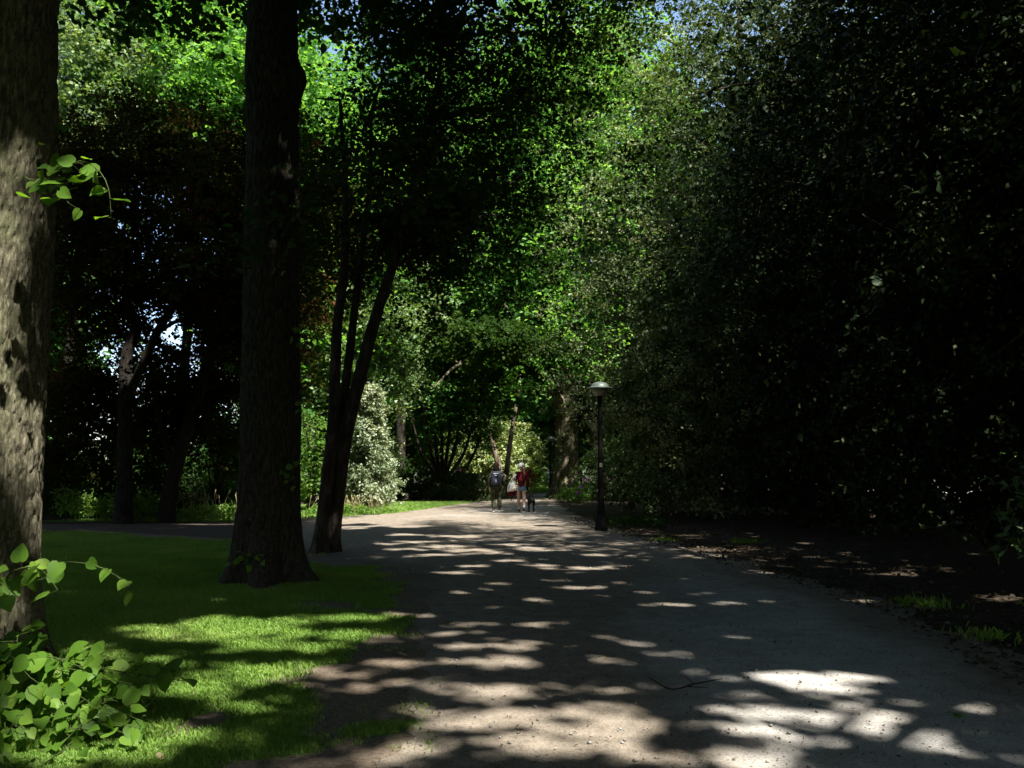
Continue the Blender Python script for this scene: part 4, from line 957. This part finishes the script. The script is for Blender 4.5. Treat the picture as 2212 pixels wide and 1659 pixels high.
# woman in red
WX, WY = .33, 30.0
pose = dict(thighl=(-.10,.10,.68), kneel=(-.10,.17,.48), calfl=(-.095,.18,.33), anklel=(-.085,.17,.095), toel=(-.10,.29,.045),
            thighr=(.09,-.05,.68), kneer=(.09,-.08,.48), calfr=(.085,-.20,.35), ankler=(.08,-.30,.19), toer=(.09,-.26,.07),
            ell=(-.225,-.05,1.10), wrl=(-.25,.08,.90), elr=(.235,-.05,1.10), wrr=(.26,.05,.88))
def dress_w(T, J, yaw):
    sw = dict(J); sw['hem'] = (0, 0, .80, .16)
    garment('sweater', T, sw, chain('hem','waist','chest','neckb') + chain('chest','shl','ell','wrl') + chain('chest','shr','elr','wrr'), .022, M_red, 'hem', {'neckb': .07, 'hem': .15, 'waist': .135})
    sh = dict(J); sh['top'] = (0, 0, 1.02, .14)
    for s in 'lr': sh['end' + s] = (*[J['thigh' + s][i] for i in (0, 1)], .70, .105)
    garment('denim_shorts', T, sh, chain('top','pelvis','hipl','endl') + chain('pelvis','hipr','endr'), .025, M_denim, 'pelvis', {'pelvis': .15, 'top': .13, 'endl': .098, 'endr': .098})
    for s in 'lr':
        a = Vector(J['ankle' + s][:3]); c = Vector(J['calf' + s][:3]); q = a.lerp(c, .5)
        child(bm_obj('sock', skin_bm(dict(a=(*a, .040), b=(*q, .045)), [('a','b')], 'a', 1), M_sock, None, True), T)
    shoes(T, J, M_shoe, M_sole); cap(T, yaw, M_cap)
    hair(T, [(.03,-.05,1.60,.05),(.07,-.10,1.50,.045),(.09,-.13,1.36,.045),(.10,-.135,1.22,.035),(.10,-.13,1.12,.012)], M_hairred, yaw, k=.86)
person((WX, WY, .012), 'person in white cap, dark red sweater and denim shorts walking away', 0, 1.68, pose, dress_w, math.radians(60))
# companion in camouflage trousers
PX, PY = -.56, 30.6
pose = dict(thighl=(-.10,.03,.68), kneel=(-.10,.05,.48), calfl=(-.10,.03,.33), anklel=(-.095,0,.095), toel=(-.11,.12,.045),
            thighr=(.10,.08,.68), kneer=(.105,.12,.49), calfr=(.11,.07,.34), ankler=(.11,.02,.12), toer=(.12,.13,.055),
            ell=(-.24,-.04,1.10), wrl=(-.24,.06,.86), elr=(.24,-.02,1.10), wrr=(.23,.12,.90))
def dress_c(T, J, yaw):
    sw = dict(J); sw['hem'] = (0, 0, .94, .15)
    garment('jacket', T, sw, chain('hem','waist','chest','neckb') + chain('chest','shl','ell','wrl') + chain('chest','shr','elr','wrr'), .032, M_camo, 'hem', {'neckb': .075, 'hem': .15})
    g2 = dict(J)
    garment('trousers', T, g2, chain('pelvis','hipl','thighl','kneel','calfl','anklel') + chain('pelvis','hipr','thighr','kneer','calfr','ankler'), .03, M_camo, 'pelvis', {'pelvis': .14, 'anklel': .075, 'ankler': .075, 'calfl': .085, 'calfr': .085})
    shoes(T, J, M_shoe, M_sole)
    hair(T, [(0,-.01,1.66,.075),(0,-.045,1.58,.105),(0,-.06,1.48,.11),(0,-.07,1.40,.10),(0,-.07,1.33,.05)], M_hairdark, yaw, k=1.14)
person((PX, PY, .012), 'person in camouflage trousers with a dark backpack walking away', 0, 1.70, pose, dress_c, math.radians(-8))
# backpack
B = empty('backpack', (PX, PY - .21, 1.06), 'dark navy backpack with pale line print on the back of the walker in camouflage', 'backpack')
bm = bmesh.new(); bmesh.ops.create_cube(bm, size=1)
bmesh.ops.subdivide_edges(bm, edges=bm.edges[:], cuts=5, use_grid_fill=True)
for v in bm.verts:
    x, y, z = v.co * 2
    q = Vector((x, y, z)); n_ = (abs(x) ** 4 + abs(y) ** 4 + abs(z) ** 4) ** .25; q = q / max(n_, .01) * max(abs(x), abs(y), abs(z))
    wv = 1 - .16 * max(0, q.z) ** 2
    v.co = Vector((q.x * .185 * wv, q.y * .11 * (1 - .15 * q.z), q.z * .26 + .14))
child(bm_obj('bag_body', bm, M_navy, None, True), B)
bm = bmesh.new(); bmesh.ops.create_uvsphere(bm, u_segments=16, v_segments=10, radius=1)
for v in bm.verts: v.co = Vector((v.co.x * .14, v.co.y * .05 - .105, v.co.z * .13 + .02))
child(bm_obj('front_pocket', bm, M_navy, None, True), B)
def strip(name, pts, wd, mat, parent):
    w_ = Wood(); w_.limb([(*p, wd) for p in pts], 6, .03)
    return child(link_mesh(name, np_mesh(name, np.vstack(w_.V), np.vstack(w_.F), 3, smooth=True), mat), parent)
strip('print', [(-.09,-.118,.30),(0,-.128,.305),(.09,-.118,.30)], .008, M_print, B)
strip('print', [(-.05,-.125,.24),(.04,-.125,.24)], .008, M_print, B)
strip('print', [(-.01,-.158,.10),(.0,-.16,.0)], .007, M_print, B)
for sx in (-1, 1):
    strip('strap', [(sx * .08,.07,.36),(sx * .10,.16,.42),(sx * .115,.30,.36),(sx * .13,.36,.20),(sx * .15,.25,.0),(sx * .13,.08,-.06)], .018, M_navy, B)
# tote bags on the left shoulder
def tote(loc, label, wd, ht, mat, top, seed):
    rg = np.random.default_rng(seed)
    T = empty('tote_bag', loc, label, 'bag')
    bm = bmesh.new(); rows = []
    for i, t in enumerate(np.linspace(0, 1, 9)):
        w_ = wd * (1 - .72 * t ** 1.5) * (.86 + .14 * min(1, t * 6)); dp = .085 * (1 - .75 * t) * (.6 + .4 * min(1, t * 5))
        rows.append([bm.verts.new((w_ * math.cos(a) * (1 + .05 * math.sin(3 * a + i)), dp * math.sin(a), ht * t + .02 * math.sin(4 * a + i) * (1 - t))) for a in np.linspace(0, 2 * PI, 20, endpoint=False)])
    for a, b in zip(rows, rows[1:]):
        for k in range(20): bm.faces.new((a[k], a[(k + 1) % 20], b[(k + 1) % 20], b[k]))
    bm.faces.new(list(reversed(rows[0])))
    child(bm_obj('sack', bm, mat, None, True), T)
    for dx in (-.035, .03): strip('handle', [(dx, -.02, ht - .02), (dx * .6 + top[0] * .5, -.03 + top[1] * .4, ht + (top[2] - ht) * .55), top], .007, mat, T)
    return T
tl = (.10, .10, .56)
t1 = tote((WX - .27, WY - .16, .80), 'cream tote bag with a column of dark hearts on the red sweater walker', .17, .33, M_tote, tl, 1)
bm = bmesh.new()
for (hx, hz, hs) in ((.045,.25,.020),(.060,.19,.022),(.078,.13,.025),(.10,.07,.027),(.115,.03,.02),(.03,.05,.02)):
    pts = [(0,-1),(.55,-.45),(1,.1),(.85,.6),(.45,.75),(0,.4),(-.45,.75),(-.85,.6),(-1,.1),(-.55,-.45)]
    yb = -.088 * (1 - .75 * hz / .33) * math.sqrt(max(.1, 1 - (hx / (.17 * (1 - .5 * hz / .33))) ** 2)) - .008
    a = [bm.verts.new((hx + x * hs, yb, hz + z * hs)) for x, z in pts]; b = [bm.verts.new((hx + x * hs, yb + .006, hz + z * hs)) for x, z in pts]
    bm.faces.new(a); bm.faces.new(list(reversed(b)))
    for k in range(10): bm.faces.new((a[k], a[(k + 1) % 10], b[(k + 1) % 10], b[k]))
child(bm_obj('heart_print', bm, M_black, None), t1)
t2_ = tote((WX - .38, WY - .10, .77), 'white tote bag with blue marks hanging left of the heart bag', .13, .32, M_white, (.20, .05, .60), 2)
strip('blue_print', [(-.085,-.055,.05),(-.06,-.062,.14),(-.035,-.055,.22)], .013, M_blue, t2_)
strip('blue_print', [(.02,-.08,.12),(.03,-.07,.18)], .014, M_blue, t2_)
# rolled jacket carried low in the left hand
Jk = empty('jacket', (WX - .30, WY + .06, .70), 'dark red jacket bundled under the tote bags with dark straps dangling', 'jacket')
J_ = dict(a=(.12,0,.04,.09), b=(0,.02,.03,.105), c=(-.10,0,-.02,.09), d=(-.13,.0,-.11,.055), e=(.03,0,-.09,.06))
child(bm_obj('cloth', skin_bm(J_, [('a','b'),('b','c'),('c','d'),('b','e')], 'b', 1), M_red, None, True), Jk)
strip('strap', [(-.05,-.05,-.08),(-.04,-.06,-.20),(-.06,-.05,-.28)], .014, M_black, Jk)
strip('strap', [(-.01,-.05,-.10),(.01,-.06,-.22),(.0,-.05,-.34)], .010, M_black, Jk)
# dog
DG = empty('dog', (.68, 30.45, .012), 'black short haired dog walking away on the right of the red sweater walker', 'dog')
J = dict(rump=(0,-.27,.46,.098), loin=(0,-.08,.475,.092), back=(0,.10,.47,.115), chest=(0,.28,.45,.128), neck=(0,.41,.55,.085), head=(.0,.51,.62,.078), muz=(-.01,.63,.59,.046), nose=(-.01,.70,.585,.030),
         tail1=(0,-.37,.47,.03), tail2=(.02,-.47,.38,.022), tail3=(.04,-.52,.28,.010))
E = chain('rump','loin','back','chest','neck','head','muz','nose') + chain('rump','tail1','tail2','tail3')
for s, sx, o_ in (('l', -1, .0), ('r', 1, .07)):
    J.update({'h1'+s:(sx*.075,-.28,.38,.075), 'h2'+s:(sx*.095,-.20+o_,.28,.050), 'h3'+s:(sx*.09,-.34+o_,.155,.027), 'h4'+s:(sx*.088,-.31+o_,.04,.026), 'h5'+s:(sx*.088,-.25+o_,.028,.027),
              'f1'+s:(sx*.085,.29,.36,.062), 'f2'+s:(sx*.085,.24-o_,.25,.038), 'f3'+s:(sx*.082,.27-o_,.13,.027), 'f4'+s:(sx*.08,.28-o_,.04,.026), 'f5'+s:(sx*.08,.33-o_,.028,.027)})
    E += chain('rump','h1'+s,'h2'+s,'h3'+s,'h4'+s,'h5'+s) + chain('chest','f1'+s,'f2'+s,'f3'+s,'f4'+s,'f5'+s)
bm = skin_bm(J, E, 'loin', 1)
for sx in (-1, 1): bmesh.ops.create_uvsphere(bm, u_segments=8, v_segments=6, radius=1, matrix=Matrix.Translation((sx * .075, .48, .64)) @ Matrix.Rotation(sx * .35, 4, 'Y') @ Matrix.Diagonal((.012, .035, .06, 1)))
child(bm_obj('body', bm, M_dog, None, True), DG)
strip('collar', [(.085*math.cos(a), .395 + .03*math.sin(a) , .535 + .085*math.sin(a)) for a in np.linspace(0, 2*PI, 13)], .010, M_red, DG)
# two far walkers coming the other way
pose = dict(thighl=(-.09,.04,.68), kneel=(-.09,.07,.48), calfl=(-.09,.03,.33), anklel=(-.09,0,.095), toel=(-.10,.12,.045),
            thighr=(.09,-.02,.68), kneer=(.09,-.01,.47), calfr=(.09,-.08,.33), ankler=(.09,-.12,.11), toer=(.09,.0,.045),
            ell=(-.23,-.03,1.10), wrl=(-.27,.05,.87), elr=(.25,-.03,1.11), wrr=(.30,.04,.89))
def dress_f(top, skirt, hairm, capm):
    def f(T, J, yaw):
        sw = dict(J); sw['hem'] = (0, 0, 1.0, .13); sw['sl'] = (-.19, -.01, 1.28, .05); sw['sr'] = (.19, -.01, 1.28, .05)
        garment('shirt', T, sw, chain('hem','waist','chest','neckb') + chain('chest','shl','sl') + chain('chest','shr','sr'), .02, top, 'hem', {'neckb': .066, 'hem': .125})
        child(bm_obj('skirt', lathe([(.135,1.04),(.15,.92),(.175,.75),(.20,.52),(.215,.40)], 18), skirt, None, True), T)
        shoes(T, J, M_sole, M_sole)
        if capm: cap(T, yaw, capm)
        hair(T, [], hairm, yaw)
    return f
d = 96.0; zf = float(smooth_z(d))
person(((548 - 512) / F * d, d, zf), 'far person in white top and pale blue skirt walking towards the bend', PI, 1.62, pose, dress_f(M_white, M_skirt, M_hairdark, None))
hb = empty('handbag', ((546.2 - 512) / F * d, d - .1, zf + .52), 'small white bag carried by the far person in the pale blue skirt', 'bag')
bm = lathe([(.10,0),(.13,.08),(.12,.26),(.09,.32)], 14); child(bm_obj('sack', bm, M_white, None, True), hb); strip('handle', [(-.06,0,.31),(.0,.02,.48),(.06,0,.31)], .01, M_white, hb)
person(((541.6 - 512) / F * d, d + 1.5, zf), 'far person with a white cap half hidden behind the bright shrub', PI, 1.66, pose, dress_f(M_hairdark, M_navy, M_hairdark, M_cap))

# ------------------------------------------------------------------ small things lying on the ground
def gp(X, Y, z=0.02): a = g(X, Y); return np.array([a[0], a[1], z])
a, b, c, e = gp(1402, 1472, .03), gp(1450, 1498, .03), gp(1500, 1488, .035), gp(1560, 1478, .04)
w = Wood(); w.limb([(*a, .004), (*b, .006), (*c, .006), (*e, .003)], 6, .04); w.limb([(*c, .004), (*gp(1478, 1475, .05), .002)], 5, .04); w.limb([(*gp(1480, 1492, .03), .004), (*gp(1530, 1498, .04), .002)], 5, .04)
o = link_mesh('fallen_twig', np_mesh('fallen_twig', np.vstack(w.V), np.vstack(w.F), 3, smooth=True), M_twig); tag(o, 'thin forked dead twig lying on the grey gravel', 'twig')
def flat_leaf(name, X, Y, s, mat, label, pts, rz, tint):
    bm = bmesh.new(); p = gp(X, Y, .024); R = Matrix.Translation(p) @ Matrix.Rotation(rz, 4, 'Z') @ Matrix.Rotation(.25, 4, 'X')
    ce = bm.verts.new(R @ Vector((0, 0, .012))); vs_ = [bm.verts.new(R @ Vector((x * s, y * s, .03 * s * math.sin(5 * i)))) for i, (x, y) in enumerate(pts)]
    for i in range(len(vs_)): bm.faces.new((ce, vs_[i], vs_[(i + 1) % len(vs_)]))
    me = bpy.data.meshes.new(name); bm.to_mesh(me); n_ = len(bm.faces); bm.free()
    at_ = me.attributes.new('tint', 'FLOAT', 'FACE'); at_.data.foreach_set('value', np.full(n_, tint, np.float32))
    tag(link_mesh(name, me, mat), label, 'leaf')
maple = [(r * math.sin(a), r * math.cos(a)) for a, r in zip(np.linspace(0, 2 * PI, 20, endpoint=False), (1,.55,.5,.6,.95,.5,.55,.8,.4,.3,.25,.3,.4,.8,.55,.5,.95,.6,.5,.55))]
oval = [(.45 * math.sin(a), math.cos(a)) for a in np.linspace(0, 2 * PI, 10, endpoint=False)]
flat_leaf('fallen_leaf', 2072, 1554, .055, M_plant, 'green lobed leaf lying flat on the gravel at lower right', maple, .6, .3)
flat_leaf('fallen_leaf', 868, 1418, .05, M_flag, 'pale tan leaf lying at the lawn edge beside the gravel', oval, 1.2, .9)
flat_leaf('fallen_leaf', 838, 1412, .045, M_plant, 'yellow green leaf lying on bare soil at the lawn edge', oval, 2.1, 1.0)
flat_leaf('fallen_leaf', 345, 1645, .05, M_flag, 'curled tan leaf in the grass at lower left', oval, .5, .6)
flat_leaf('fallen_leaf', 232, 1605, .05, M_litter, 'brown leaf in the grass near the trunk shoots', maple, 2.5, .8)

# ------------------------------------------------------------------ camera, sun, sky
cd = bpy.data.cameras.new('camera'); cam = bpy.data.objects.new('camera', cd); COL.objects.link(cam)
cam.location = CAM; cam.rotation_euler = (PI / 2 + TH, 0, 0)
cd.sensor_width = 36; cd.lens = 36 * F / 1024; cd.clip_start = .05; cd.clip_end = 1500
SC.camera = cam
ld = bpy.data.lights.new('sun', 'SUN'); ld.energy = 5.0; ld.angle = math.radians(.75); ld.color = (1, .95, .86)
lo = bpy.data.objects.new('sun', ld); COL.objects.link(lo); lo.location = (10, -14, 30)
lo.rotation_euler = Vector(SUN).to_track_quat('Z', 'Y').to_euler()
W = bpy.data.worlds.new('World'); SC.world = W; W.use_nodes = True
nt = W.node_tree; bg = nt.nodes['Background']; sk = nt.nodes.new('ShaderNodeTexSky'); sk.sky_type = 'NISHITA'; sk.sun_disc = False
sk.sun_elevation = math.asin(SUN[2]); sk.sun_rotation = math.atan2(SUN[0], SUN[1])
nt.links.new(sk.outputs[0], bg.inputs[0]); bg.inputs[1].default_value = .085
vs = SC.view_settings; vs.view_transform = 'Standard'; vs.look = 'None'; vs.exposure = 1.92; vs.gamma = 1
SC.render.engine = 'CYCLES'
cy = SC.cycles; cy.max_bounces = 5; cy.diffuse_bounces = 3; cy.glossy_bounces = 2; cy.transmission_bounces = 3; cy.use_denoising = True
cy.use_adaptive_sampling = True; cy.adaptive_threshold = .02; cy.sample_clamp_indirect = 4
cy.caustics_reflective = False; cy.caustics_refractive = False
